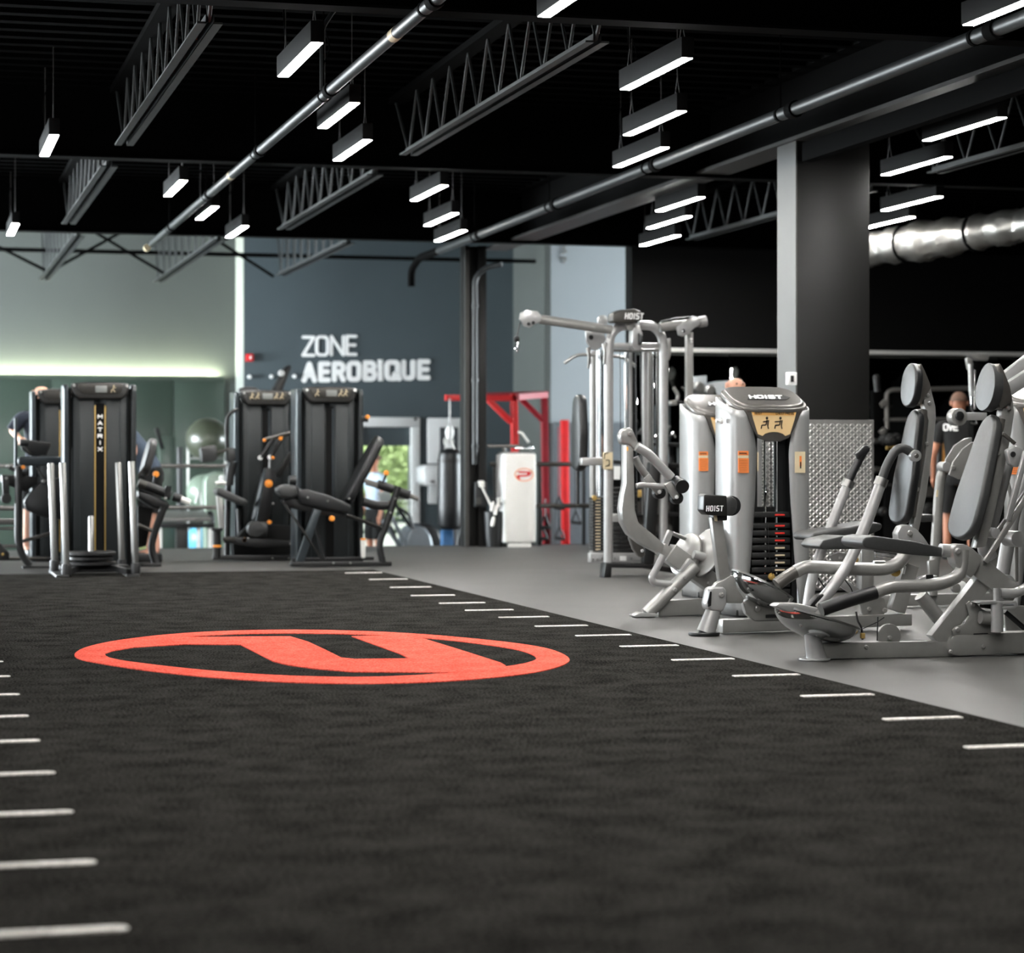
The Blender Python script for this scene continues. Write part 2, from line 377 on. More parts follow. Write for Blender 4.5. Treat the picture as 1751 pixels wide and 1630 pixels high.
for i in range(7):
    bush('hedge_tree', (pc.x-16+i*5.6, 64+random.uniform(-1, 1), 2.2), 2.5, 1500, 'leaf_dark', 'dark green tree in the far row outside the glass door, %s' % ('first from the left', 'second from the left', 'third from the left', 'middle one', 'fifth from the left', 'sixth from the left', 'last on the right')[i])
# columns and roof girder
def icol(name, x, y, wx, wy, m1, m2, label_=None):
    o = struct(name, MB().bb(x-wx/2, x+wx/2, y-wy/2, y+wy/2, 0, 3.66), m1, .004); return o
xa = at(1363, 900, 17.1).x; xe = at(1487, 900, 17.1).x
c1 = struct('column_1', MB().bb(xa, xe, 17.1, 17.5, 0, 3.66), 'column_black', .006)
MB().bb(xa-.012, xa, 17.1, 17.5, 0, 3.64).build('side_plate', 'column_grey', c1)  # paler sheet: the light on this face put into its colour
# diamond plate cladding
pl = MB().bb(at(1386, 900, 17.06).x-.5, at(1494, 900, 17.06).x, 17.055, 17.075, .02, at(1440, 718, 17.06).z)
dp = pl.build('diamond_plate', 'plate_steel', c1, .002)
x0, x1, z1 = at(1386, 900, 17.06).x-.5, at(1494, 900, 17.06).x, at(1440, 718, 17.06).z
tr = MB(); px_ = .029; i = 0
zz = .05
while zz < z1-.02:
    xx = x0+.03; j = 0
    while xx < x1-.02:
        a = math.radians(45 if (i+j) % 2 else -45); u = V((math.cos(a), 0, math.sin(a))); v = V((-math.sin(a), 0, math.cos(a))); c = V((xx, 17.055, zz))
        tr.add([c-u*.019, c-v*.0062, c+u*.019, c+v*.0062, c-u*.011-UY*.006, c+u*.011-UY*.006], [(0, 1, 4), (1, 5, 4), (1, 2, 5), (2, 3, 5), (3, 4, 5), (3, 0, 4)])
        xx += px_; j += 1
    zz += .0245; i += 1
tr.build('tread_pattern', 'plate_bright', dp, kind='stuff', ang=10)
# card reader on the column
t = thing('card_reader', at(1347, 648, 17.0), 'small white box with a dark slot on the left edge of the large black column', 'switch box')
MB().bb(xa-.1, xa-.02, 17.05, 17.1, at(1347, 658, 17.0).z, at(1347, 636, 17.0).z).build('case', 'white_paint', t, .006)
MB().bb(xa-.075, xa-.05, 17.043, 17.05, at(1347, 653, 17.0).z, at(1347, 642, 17.0).z).build('slot', 'black_plastic', t)
# far column: H section, pale front flange, drain pipe and gear
a0, a1 = at(795, 800, 26.9).x, at(832, 800, 26.9).x
c2 = struct('column_2', MB().bb(a0, a0+.055, 26.9, 27.15, 0, 3.66).bb(a1-.1, a1, 26.9, 27.15, 0, 3.66).bb(a0, a1, 27.0, 27.04, 0, 3.66), 'column_black', .004)
MB().bb(a0, a0+.05, 26.885, 26.9, 0, 3.6).build('front_edge', 'flange_grey', c2)
xp = at(812, 800, 26.85).x
MB().tube([(xp, 26.85, 1.0), (xp, 26.85, 3.28), (xp+.15, 26.8, 3.4), (xp+.3, 26.7, 3.42)], .032).build('drain_pipe', 'pipe_grey', c2)
for z in (1.2, 2.0, 2.9): MB().lathe((xp, 26.85, z), UZ, [(.042, 0), (.042, .04)], 12).build('pipe_clamp', 'pipe_grey', c2)
MB().bb(at(811, 0, 26.85).x, at(831, 0, 26.85).x, 26.78, 26.9, at(0, 872, 26.8).z, at(0, 827, 26.8).z).build('switch_cabinet', 'black_plastic', c2, .006)
MB().bb(at(814, 0, 26.78).x, at(823, 0, 26.78).x, 26.77, 26.78, at(0, 867, 26.8).z, at(0, 855, 26.8).z).build('cabinet_label', 'flange_grey', c2)
# girder along the room (carries the columns)
g1 = struct('girder', MB().bb(XG+.11, XG+.13, 8, YE, 3.66, 4.2).bb(XG-.03, XG+.27, 8, YE, 4.18, 4.21), 'steel_black')
MB().bb(XG-.03, XG+.27, 8, YE, 3.63, 3.66).build('bottom_flange', 'flange_grey', g1)
g2 = struct('girder_cover', MB().bb(XG+.02, XG+.11, 8, 17, 3.45, 3.6), 'steel_black')
for i, y in enumerate((12.56, 19.4, 25.9)):
    g = struct('roof_beam', MB().bb(-5, 17, y, y+.02, 3.62, 4.25).bb(-5, 17, y-.08, y+.1, 4.24, 4.26), 'ceiling_black')
    MB().bb(-5, 17, y-.08, y+.1, 3.6, 3.615).build('bottom_flange', 'steel_black', g)
# open web joists
def joist(x, y0, y1, zb=3.62, zt_=4.12, name='roof_joist'):
    j = bpy.data.objects.new(name, None); COL.objects.link(j); j.location = (x, y0, zb); j['kind'] = 'structure'; ORG[j.name] = V((x, y0, zb))
    MB().bb(x-.075, x-.02, y0, y1, zb, zb+.012).bb(x+.02, x+.075, y0, y1, zb, zb+.012).bb(x-.026, x-.02, y0, y1, zb, zb+.055).bb(x+.02, x+.026, y0, y1, zb, zb+.055).build('bottom_chord', 'joist_grey', j)
    MB().bb(x-.07, x+.07, y0-.5, y1+.5, zt_, zt_+.05).build('top_chord', 'steel_black', j)
    n = 9; st = (y1-y0)/n; r_ = .011
    ys = [y0+.03+i*(y1-y0-.06)/n for i in range(n+1)]
    for i in range(n):
        a = (x, ys[i], zb+.02); b_ = (x, (ys[i]+ys[i+1])/2, zt_); c_ = (x, ys[i+1], zb+.02)
        MB().tube([a, b_], r_, 6).tube([b_, c_], r_, 6).build('web_rod', 'joist_grey', j)
    MB().tube([(x, y0+.03, zb+.02), (x-.02, y0-.45, zt_)], .013, 6).build('end_rod', 'joist_grey', j)
    MB().tube([(x, y1-.03, zb+.02), (x-.02, y1+.4, zt_)], .013, 6).build('end_rod', 'joist_grey', j)
    return j
for px, py in ((215, 245), (705, 262)):
    p = atz(px, py, 3.62); joist(p.x, 13.3, 18.7); joist(p.x, 20.1, 25.2)
for px, py in ((75, 480), (270, 483), (480, 472)):
    p = atz(px, py, 3.62); joist(p.x, 26.6, p.y, 3.62, 4.7)
p = atz(705, 262, 3.62); joist(p.x+4.8, 13.3, 18.7); joist(p.x+4.8, 20.1, 25.2); joist(p.x-4.8+2.4, 6.9, 11.9)
# cross bridging between far joists
xs = [atz(px, py, 3.62) for px, py in ((75, 480), (270, 483), (480, 472))]
cb = MB()
for a, b_ in ((xs[0].x-1.9, xs[0].x), (xs[0].x, xs[1].x), (xs[1].x, xs[2].x)):
    cb.tube([(a, 32.4, 3.66), (b_, 32.4, 4.6)], .022, 6).tube([(a, 32.3, 4.6), (b_, 32.3, 3.66)], .022, 6)
struct('cross_bracing', cb, 'steel_black')
struct('sprinkler_main', MB().tube([(-4, 33.2, 4.04), (9.2, 33.2, 4.04)], .03, 8), 'steel_black')
# pipes
def pipe_run(name, px, py, z, r, y0, y1, m, label, sk=0):
    p = atz(px, py, z); t = thing(name, (p.x, y0, z), label, 'pipe')
    MB().tube([(p.x-sk, y0, z), (p.x, y1, z)], r, 14).build('pipe', m, t)
    y = y0+1.2; X0 = p.x
    while y < y1:
        p.x = X0-sk*(y1-y)/(y1-y0)
        MB().lathe((p.x, y, z), UY, [(r*1.3, 0), (r*1.35, .03), (r*1.3, .1)], 14).build('coupling', 'steel_black', t)
        MB().tube([(p.x, y+.3, z+r), (p.x, y+.3, ZC1)], .006, 5).build('hanger_rod', 'steel_black', t)
        MB().lathe((p.x, y+.28, z), UY, [(r*1.12, 0), (r*1.12, .035)], 12).build('hanger_loop', 'steel_black', t)
        y += 3.1
    return t
t1 = pipe_run('sprinkler_pipe', 500, 210, 3.53, .038, 7.5, 26.3, 'pipe_grey', 'long thin grey sprinkler pipe running under the roof on the left')
for px, py in ((680, 55), (396, 298), (268, 425)):
    q = atz(px, py, 3.53); xx = ORG[t1.name].x
    MB().tube([(xx, q.y-(.1 if q.y > 26 else 0), 3.53), (xx, q.y+(.0 if q.y > 26 else .12), 3.53)], .0395, 14).build('yellow_sticker', 'label_cream', t1)
q = atz(590, 75, 3.9); q.x = xx
MB().tube([(q.x, q.y, 3.55), (q.x, q.y, 4.0), (q.x+.1, q.y, 4.15), (q.x+.1, q.y, 4.2)], .016, 8).build('branch_pipe', 'pipe_grey', t1)
t2 = pipe_run('drain_pipe_run', 1060, 310, 3.53, .046, 7.5, 26.3, 'pipe_grey', 'thick grey pipe running along the roof girder above the machines', .14)
x2 = ORG[t2.name].x
MB().tube([(x2, 26.3, 3.53), (x2-.02, 27.3, 3.53), (x2-.05, 27.6, 3.4), (x2-.05, 27.6, 3.2)], .046, 12).build('end_elbow', 'steel_black', t2)
# foil duct on the right
t = thing('air_duct', at(1490, 425, 21.5), 'crumpled silver foil air duct high on the right beyond the large black column', 'duct')
pA, pB = at(1478, 428, 22.6), at(1751, 385, 20.6); pB = pA+(pB-pA)*2.2
mb = MB(); rings = []; ax = (pB-pA).normalized(); u = ax.cross(UZ).normalized(); v = u.cross(ax)
for i in range(90):
    c = pA+(pB-pA)*(i/89); rr = .175+.012*math.sin(i*.9)+random.uniform(-.008, .008)+.03*math.exp(-((i-16)/7)**2)
    rings.append([c+(u*math.cos(a)+v*math.sin(a))*(rr+random.uniform(-.009, .009)) for a in [2*math.pi*j/28 for j in range(28)]])
mb.loft(rings).build('duct_sleeve', 'duct_foil', t)
for f in (.12, .32, .52, .75):
    c = pA+(pB-pA)*f; MB().lathe(c, ax, [(.2, 0), (.2, .03)], 24).build('strap', 'steel_black', t)
    MB().tube([c+UZ*.19, V((c.x, c.y, ZC1))], .006, 5).build('hanger_wire', 'steel_black', t)
# corrugated black back band under the duct
# ------------------------------------------------------------------ turf with inlaid marks
xl, xr_, yt = .10, 4.34, 21.5
turf = struct('floor_turf', MB().bb(xl-.05, xr_, -3, yt, 0, .012), 'turf', .002)
for py, px in ((1227, 1643), (1188, 1492), (1154, 1366), (1127, 1254), (1104, 1159), (1086, 1078), (1070, 1004), (1055, 938), (1043, 877), (1031, 829), (1018, 777), (1004, 737), (990.5, 697), (979.5, 653), (1274, 1795), (1330, 2010)):
    p = atz(px, py, .012); MB().bb(p.x-.345, p.x, p.y-.026, p.y+.026, .006, .0165).build('white_dash', 'turf_white', turf, .003)
for py, px in ((1588, 220), (1475, 165), (1389, 126), (1322, 95), (1267, 69), (1225, 49), (1188, 34), (1157, 18), (1132, 6)):
    p = atz(px, py, .012); x0_ = .13
    pts = [(x0_, p.y-.027), (p.x-.027, p.y-.027)]+[(p.x-.027+.027*math.cos(a), p.y+.027*math.sin(a)) for a in [-1.2, -.6, 0, .6, 1.2]]+[(p.x-.027, p.y+.027), (x0_, p.y+.027)]
    MB().prism([(a, b_, .006) for a, b_ in pts], (0, 0, .0105)).build('white_dash', 'turf_white', turf, .003)
OUT = [(48, 120), (70, 100), (130, 82), (220, 66), (380, 48), (560, 38), (800, 34), (1050, 40), (1250, 52), (1420, 68), (1560, 84), (1650, 102), (1706, 130), (1690, 150), (1620, 172), (1500, 190), (1300, 207), (1100, 215), (900, 215), (700, 208), (500, 194), (300, 173), (150, 150), (70, 135)]
INN = [(148, 118), (175, 100), (260, 82), (400, 62), (560, 50), (800, 46), (1050, 52), (1250, 64), (1420, 84), (1540, 103), (1595, 126), (1580, 142), (1480, 160), (1300, 180), (1100, 192), (900, 193), (700, 186), (500, 172), (300, 150), (180, 133)]
LET = [(150, 116), (175, 98), (260, 78), (400, 60), (770, 57), (830, 75), (890, 103), (940, 128), (985, 133), (1165, 131), (1140, 117), (975, 57), (1080, 55), (1200, 60), (1330, 100), (1470, 145), (1488, 155), (1470, 165), (1360, 178), (980, 176), (850, 165), (765, 153), (715, 141), (605, 85), (420, 84), (250, 94), (180, 106)]
def fl(p): q = atz(100+p[0]/1.9456, 1060+p[1]/1.9456, .012); return (q.x, q.y)
def smooth(L, it=2):
    for _ in range(it):
        N = []
        for i in range(len(L)):
            a, b_ = L[i], L[(i+1) % len(L)]; N += [(a[0]*.75+b_[0]*.25, a[1]*.75+b_[1]*.25), (a[0]*.25+b_[0]*.75, a[1]*.25+b_[1]*.75)]
        L = N
    return L
RO, RI, RL = smooth([fl(p) for p in OUT]), smooth([fl(p) for p in INN]), [fl(p) for p in LET]
def flat(mb, loops, f3, th):
    L3 = [[V((a, b_, 0)) for a, b_ in l] for l in loops]; tris = tessellate_polygon(L3); allp = [p for l in loops for p in l]
    top = [V(f3(p)) for p in allp]; mb.add(top, tris)
    k = len(mb.v); off = V(th); mb.add([p-off for p in top], [])
    s = k-len(top); b0 = 0
    for l in loops:
        n = len(l)
        for i in range(n):
            j = (i+1) % n; mb.f.append((s+b0+i, s+b0+j, k+b0+j, k+b0+i))
        b0 += n
    return mb
mb = flat(MB(), [RO, RI], lambda p: (p[0], p[1], .0165), (0, 0, .01)); mb.build('logo_ring', 'turf_red', turf)
mb = flat(MB(), [RL], lambda p: (p[0], p[1], .017), (0, 0, .01)); mb.build('logo_letter', 'turf_red', turf)
LC = (sum(p[0] for p in RO)/len(RO), sum(p[1] for p in RO)/len(RO))
LW, LH = max(p[0] for p in RO)-min(p[0] for p in RO), max(p[1] for p in RO)-min(p[1] for p in RO)

# ------------------------------------------------------------------ pendant lamps
proto = None
LAMPS = [(512, 104, 'long lit pendant, nearest of the left-hand run, above the sprinkler pipe'), (578, 199, 'lit pendant right of the sprinkler pipe, second of the left-hand run'),
 (602, 258, 'lit pendant third of the left-hand run, just in front of the second roof beam'), (300, 323, 'lit pendant left of the sprinkler pipe beyond the second roof beam'),
 (354, 365, 'small lit pendant hanging almost touching the sprinkler pipe far left'), (405, 397, 'small lit pendant above the corner of grey and slate far walls'),
 (84, 250, 'lit pendant seen end-on at far left in front of the second beam'), (22, 393, 'smallest lit pendant at the left edge over the grey wall'),
 (1120, 128, 'long lit pendant, topmost of the three hanging left of the girder'), (1118, 212, 'long lit pendant, middle of the three hanging left of the girder'),
 (1095, 270, 'long lit pendant, lowest of the three left of the girder, over the thick pipe'), (733, 331, 'lit pendant, topmost of the far three near the slate wall column'),
 (754, 376, 'lit pendant, middle of the far three near the slate wall column'), (770, 404, 'lit pendant, lowest of the far three beside the end of the thick pipe'),
 (1162, 350, 'lit strip pendant, top of three seen under the girder before the black wall'), (1143, 381, 'lit strip pendant, middle of three seen under the girder'),
 (1128, 412, 'lit strip pendant, lowest of three seen under the girder by the pale wall'), (1745, 8, 'lit strip pendant cut by the top right corner'),
 (1751, 152, 'lit strip pendant cut by the right edge under the girder'), (1647, 222, 'longest lit strip pendant right of the large column'),
 (1566, 285, 'lit strip pendant with dark housing right of the column top'), (1558, 349, 'lit strip pendant above the foil duct, second from it'),
 (1516, 382, 'lit strip pendant just above the left end of the foil duct'), (985, -8, 'lit pendant cut by the top edge, over the nearest roof beam')]
for px, py, lb in LAMPS:
    p = atz(px, py, 3.5)
    if proto is None:
        proto = thing('pendant_lamp', (0, 0, 0), lb, 'lamp', 'black linear pendant lamps under the roof')
        MB().bb(-.04, .04, -.625, .625, .004, .13).build('housing', 'lamp_body', proto, .003)
        MB().bb(-.034, .034, -.615, .615, 0, .004).build('diffuser', 'lamp_light', proto)
        for sy in (-.52, .52):
            MB().tube([(0, sy, .71), (0, sy, .25), (-.0, sy-.05, .13)], .0035, 5, fil=.05).tube([(0, sy, .25), (0, sy+.05, .13)], .0035, 5).build('hanging_wire', 'flange_grey', proto)
        MB().tube([(0, .5, .71), (.03, .45, .55), (-.02, .5, .45), (.01, .56, .13)], .005, 5, fil=.1).build('power_cord', 'steel_black', proto)
        o = proto
    else: o = copy_tree(proto); o['label'] = lb
    o['label'] = lb; o.location = (p.x, p.y, 3.5)
for i, (x_, y_) in enumerate(((.6, 8.6), (2.4, 9.0), (4.6, 8.8), (.8, 5.2), (2.6, 5.4), (5.2, 5.0))):  # unseen lamps added overhead for more light on the foreground
    o = copy_tree(proto); o.location = (x_, y_, 3.5); o['label'] = 'lit pendant of the rows continuing overhead in front of the photographed ones, %s' % ('first left', 'first middle', 'first right', 'second left', 'second middle', 'second right', 'last left', 'last right')[i]
# ------------------------------------------------------------------ machine helpers (outlines read off at the machine's own plane Y)
class K:
    def __init__(s, name, px, Y, label, cat, group=None, z=0):
        p = at(px, HY, Y); s.Y = Y; s.r = thing(name, (p.x, Y, z), label, cat, group)
    def P(s, q, dy=0): return at(q[0], q[1], s.Y+dy+(q[2] if len(q) > 2 else 0))
    def tube(s, nm, pts, r, m, dy=0, par=None, fil=None, seg=14):
        return MB().tube([s.P(q, dy) for q in pts], r, seg, fil).build(nm, m, par or s.r)
    def slab(s, nm, pts, th, m, dy=0, par=None, bev=.006, seg=2):
        return MB().prism([s.P(q, dy) for q in pts], (0, th, 0)).build(nm, m, par or s.r, bev, seg)
    def bar(s, nm, a, b, w, th, m, dy=0, par=None, bev=.005):
        return MB().bar(s.P(a, dy)+UY*th/2, s.P(b, dy)+UY*th/2, w, th).build(nm, m, par or s.r, bev)
    def disc(s, nm, c, r, th, m, dy=0, par=None, ax=(0, 1, 0), bev=.004):
        return MB().lathe(s.P(c, dy), ax, [(r, 0), (r, th)], 28).build(nm, m, par or s.r, bev)
    def bolt(s, c, dy=-.005, r=.013, m='silver', nm='bolt'):
        return MB().lathe(s.P(c, dy), (0, -1, 0), [(r, 0), (r, .004), (r*.6, .01)], 10).build(nm, m, s.r)
def pad(nm, par, Pb, Pt, hw, th, m, rr=None, bev=None, nb=24):
    """cushion: face centre line Pb-Pt, half widths hw=[(s, w)] along Y, thickness th towards +X"""
    Pb, Pt = V(Pb), V(Pt); u = (Pt-Pb); L = u.length; u.normalize(); n = UY.cross(u).normalized()
    if n.x < 0: n = -n
    rr = rr or min(max(w_ for _, w_ in hw)*.8, L*.45)
    def W(s_):
        for (a, b_), (c, d) in zip(hw, hw[1:]):
            if s_ <= c: return b_+(d-b_)*(s_-a)/(c-a)
        return hw[-1][1]
    side = []
    for i in range(nb+1):
        t = .5-.5*math.cos(math.pi*i/nb); d = min(t, 1-t)*L; w_ = W(t)
        if d < rr: w_ *= (1-((rr-d)/rr)**2.6)**.5 if d > 0 else 0.0
        side.append((t*L, max(w_, .012)))
    pts = [Pb+u*a-UY*b_ for a, b_ in side]+[Pb+u*a+UY*b_ for a, b_ in reversed(side)]
    return MB().prism(pts, n*th).build(nm, m, par, bev or th*.32, 4, ang=50)

# ---- silver weight tower (used by three machines)
def silver_tower(label, loc, par=None):
    t = thing('weight_stack_tower', (0, 0, 0), label, 'weight tower', 'silver weight stack towers with curved shrouds')
    H = 1.5
    def xi(z):                                   # half width of the front opening
        for (a, b_), (c, d) in zip(((0, .22), (.22, .185), (.45, .165), (.85, .135), (1.15, .125), (1.36, .17), (1.42, .19), (1.6, .2)), ((.22, .185), (.45, .165), (.85, .135), (1.15, .125), (1.36, .17), (1.42, .19), (1.6, .2), (2, .2))):
            if z <= c: return b_+(d-b_)*(z-a)/(c-a)
        return .2
    for sg in (-1, 1):
        rings = []
        for k in range(26):
            z = .012+1.40*k/25; bl = 1-.10*max(0, (.35-z)/.35)
            pl = [(xi(z), .012), (xi(z)+(.24-xi(z))*.6, .0), (.24, .003), (.275, .018), (.3, .05), (.312, .1), (.312, .2), (.312, .3), (.3, .38), (.27, .42), (.2, .44)]
            up = [0, 0, 0, .004, .012, .028, .05, .08, .1, .1, .1]
            tt = k/25
            rings.append([V((sg*a*(bl if a > xi(z) else 1), b_, z+u_*tt**6)) for (a, b_), u_ in zip(pl, up)])
        o = MB().loft(rings, close=False, cap=False).build('side_shroud', 'shroud', t)
        md = o.modifiers.new('s', 'SOLIDIFY'); md.thickness = .012; md.offset = -1
    # cap, tipped to the front
    def cap(zf, grow, th, m, nm, bev):
        pts = []
        for a in range(28):
            an = 2*math.pi*a/28; c_, s_ = math.cos(an), math.sin(an)
            x_ = math.copysign(abs(c_)**.48, c_)*(.285+grow); y_ = math.copysign(abs(s_)**.6, s_)*(.2+grow)+.19
            pts.append(V((x_, y_, zf+(y_+.02)*.36)))
        return MB().prism(pts, (0, 0, -th)).build(nm, m, t, bev, 3)
    cap(1.425, .012, .03, 'bronze', 'cap_rim', .008); cp = cap(1.445, -.004, .05, 'bronze', 'cap', .02)
    n = V((0, -.3387, .9409)); uy = V((0, .9409, .3387))
    bk = MB(); o0 = V((-.135, .10, 1.445+.12*.36+.002))
    bk.prism([o0+UX*a+uy*b_ for a, b_ in ((-.03, -.012), (.02, .088), (.28, .088), (.32, .04), (.27, -.012))], n*.003).build('logo_back', 'mark_black', cp)
    word('HOIST', o0+n*.004+uy*.008, UX, uy, .042, .017, .062, .014, .003, .25).build('logo_lettering', 'mark_white', cp)
    # bronze front with placard
    MB().prism([(-.24, -.004, 1.425), (.24, -.004, 1.425), (.205, -.006, 1.38), (.17, -.006, 1.3), (.12, -.006, 1.225), (.05, -.006, 1.2), (-.05, -.006, 1.2), (-.12, -.006, 1.225), (-.17, -.006, 1.3), (-.205, -.006, 1.38)], (0, .02, 0)).build('front_plate', 'bronze', t, .005)
    pc = MB().prism([(-.175, -.010, 1.405), (.175, -.010, 1.405), (.158, -.010, 1.345), (.125, -.010, 1.25)]+[(.09*math.cos(a), -.010, 1.23+.035*math.sin(a)) for a in (.2, .7, 1.2, 1.57, 1.94, 2.44, 2.94)]+[(-.125, -.010, 1.25), (-.158, -.010, 1.345)], (0, .006, 0)).build('placard', 'placard_amber', t)
    MB().prism([(-.173, -.012, 1.404), (.173, -.012, 1.404), (.160, -.012, 1.378), (-.160, -.012, 1.378)], (0, .004, 0)).build('placard_band', 'label_amber', pc)
    word('HOIST', V((-.15, -.013, 1.384)), UX, UZ, .009, .004, .014, .003, .001).build('placard_print', 'mark_black', pc)
    word('CHEST PRESS', V((.015, -.013, 1.384)), UX, UZ, .009, .0045, .014, .003, .001).build('placard_print', 'mark_black', pc)
    for cx in (-.055, .05):                         # two seated figures printed on the placard
        fg = MB(); Y_ = -.0115; f_ = lambda a, b_: V((cx+a, Y_, 1.295+b_*.85))
        for a, b_ in (((0, .06), (-.008, .02)), ((-.008, .02), (-.04, .018)), ((-.04, .018), (-.045, -.01)), ((.004, .05), (-.03 if cx < 0 else -.045, .045)), ((.012, .06), (.006, .01)), ((.006, .01), (.012, -.012))):
            fg.bar(f_(*a), f_(*b_), .008, .002)
        fg.lathe(f_(.0, .075), UY, [(.01, 0), (.01, .002)], 10).build('placard_figure', 'pad_black', pc)
    for x0, x1, z0, z1, nm in ((-.285, -.195, 1.17, 1.205, 'w'), (-.285, -.185, .985, 1.125, 'b')):
        pass
    wl_ = MB().bb(-.275, -.195, -.006, 0, 1.105, 1.135).bb(-.275, -.193, -.006, 0, .985, 1.085).build('warning_label', 'label_orange', t)
    MB().bb(-.275, -.195, -.0055, 0, 1.086, 1.104).build('label_strip', 'label_cream', wl_)
    word('WARNING', V((-.265, -.0075, 1.114)), UX, UZ, .006, .003, .010, .002, .001).build('label_print', 'mark_black', wl_)
    lp = MB()
    for i in range(7): lp.bb(-.265, -.265+random.uniform(.05, .064), -.0072, -.006, 1.07-i*.012, 1.0715-i*.012)
    lp.build('label_print', 'mark_black', wl_)
    gl = MB().bb(.165, .245, -.006, 0, .985, 1.13).build('guide_label', 'label_cream', t)
    MB().bb(.2, .216, -.0075, -.006, 1.03, 1.1).build('label_picture', 'label_orange', gl); MB().bb(.203, .213, -.0077, -.0058, 1.015, 1.06).build('label_picture', 'mark_black', gl)
    MB().bb(-.2, .2, .16, .17, .05, .75).bb(-.2, -.06, .16, .17, .75, 1.4).bb(.07, .2, .16, .17, .75, 1.4).build('inner_back', 'black_plastic', t)
    MB().bb(-.205, -.165, .05, .16, .05, 1.4).bb(.165, .205, .05, .16, .05, 1.4).build('inner_liner', 'black_plastic', t)
    for x in (-.028, .06): MB().tube([(x, .09, .06), (x, .09, 1.4)], .009, 10).build('guide_rod', 'chrome', t)
    MB().tube([(.016, .085, .74), (.016, .085, 1.4)], .003, 6).build('cable', 'black_metal', t)
    MB().tube([(-.035, .07, .74), (-.035, .06, .84), (-.03, .07, .9)], .008, 8).build('selector_stem', 'chrome', t)
    z = .10; i = 0
    while z < .70:
        pt = MB().bb(-.15, .15, .045, .15, z, z+.036).build('weight_plate', 'stack_black', t, .003)
        mk = 'mark_red' if z > .5 else 'mark_cream'
        MB().bb(.03, .105, .0405, .046, z+.011, z+.022).build('plate_mark', mk, pt, .001)
        z += .0505 if z < .6 else .075
    MB().lathe((0.0, .045, .275), (0, -1, 0), [(.024, 0), (.024, .012), (.01, .014), (.01, .03), (.004, .03)], 16).build('selector_pin', 'gold', t)
    MB().tube([(-.03, .03, .65), (-.035, .01, .45), (0, .02, .29)], .003, 5, fil=.08).build('pin_cord', 'black_metal', t)
    MB().bb(-.27, .27, .03, .42, 0, .05).build('tower_foot', 'black_metal', t, .005)
    t.scale = (.94, 1, 1); t.location = loc; return t
p2 = at(1305, 780, 14.6)
tw2 = silver_tower('silver chest press tower with full orange and amber labels, nearer the camera', (p2.x+.075, 14.6, 0))
p1_ = at(1232, 780, 16.6)
tw1 = copy_tree(tw2); tw1.location = (p1_.x+.08, 16.6, 0); tw1['label'] = 'silver weight tower half hidden behind the nearer chest press tower'
p0_ = at(1765, 780, 12.75)
tw0 = copy_tree(tw2); tw0.location = (p0_.x+.2, 12.9, 0); tw0.rotation_euler = (0, 0, -.6); tw0['label'] = 'silver weight tower cut by the right edge behind the seat'
for ch in list(tw2.children):
    pass
# star knob on the near tower's left shoulder
q = at(1219, 720, 14.75)
MB().lathe(q, UX, [(.012, 0), (.012, .02), (.02, .03), (.02, .05)], 12).build('side_knob', 'white_paint', None)
kn = bpy.data.objects['side_knob']; kn.parent = tw2; kn.location = -V(tw2.location); ORG['side_knob'] = V(tw2.location)

# ---- machine 1: front right press with seat, base rail and swing levers
def dish(k, c0, c1, dy, depth, name='foot_shield'):
    """bowl shaped steel guard: rim diameter c0-c1 in the machine plane, bulging downwards"""
    a, b_ = k.P(c0, dy), k.P(c1, dy); c = (a+b_)/2; R_ = (b_-a).length/2; u = (b_-a).normalized(); n = u.cross(UY).normalized()
    if n.z > 0: n = -n
    prof = [(R_*math.sin(t), depth*math.cos(t)) for t in [math.pi/2*i/9 for i in range(10)]]
    o = MB().lathe(c, n, [(R_*1.03, -.008), (R_*1.03, .004)]+[(r_, h) for r_, h in reversed(prof)][:], 36).build(name, 'chrome_bowl', k.r, ang=50)
    MB().lathe(c-n*.009, n, [(R_*1.045, -.004), (R_*1.045, .008)], 36).build('shield_rim', 'chrome_soft', o)
    for f in (-.55, -.1, .4):
        MB().lathe(c+u*R_*f+n*(depth*.75*(1-f*f)+.0)-UY*R_*.55, (n-UY*.9), [(.012, -.01), (.012, .008), (.006, .014)], 8).build('shield_bolt', 'silver', o)
    return o
k = K('seated_press_machine', 1560, 11.45, 'silver seated press machine nearest the camera, long base rail and tilted grey backrest', 'gym machine')
foot = k.disc('foot_plate', (1393, 1129), .086, .012, 'silver_light', ax=(0, 0, 1))
MB().lathe(k.P((1396, 1127)), k.P((1386, 1072))-k.P((1396, 1127)), [(.056, 0), (.036, .18)], 24).build('front_leg', 'silver_light', k.r)
k.slab('base_rail', [(1398, 1100), (1660, 1095), (1660, 1123), (1398, 1128)], .09, 'silver', 0)
k.slab('base_rail', [(1624, 1098), (1627, 1090), (1636, 1085), (1900, 1076), (1900, 1112), (1640, 1122), (1627, 1120), (1623, 1112)], .12, 'silver', -.03)
k.slab('rail_slot', [(1665, 1083.5), (1690, 1082.5), (1690, 1084.5), (1665, 1085.5)], .05, 'black_metal', -.035)
k.bar('rail_skid', (1740, 1121), (1900, 1114), .02, .1, 'rubber', -.02)
MB().bb(6.25, 6.35, 11.4, 12.9, .0, .09).build('cross_rail', 'silver', k.r, .005)
for c in ((1481, 1107), (1625, 1115), (1681, 1106)): k.bolt(c, -.035 if c[0] > 1600 else -.005)
dish(k, (1330, 1037), (1462, 1078), .06, .115)
k.slab('guard_tab', [(1325, 1037), (1332, 1032), (1365, 1032), (1400, 1040), (1396, 1048), (1350, 1047)], .1, 'silver_light', -.08, bev=.01)
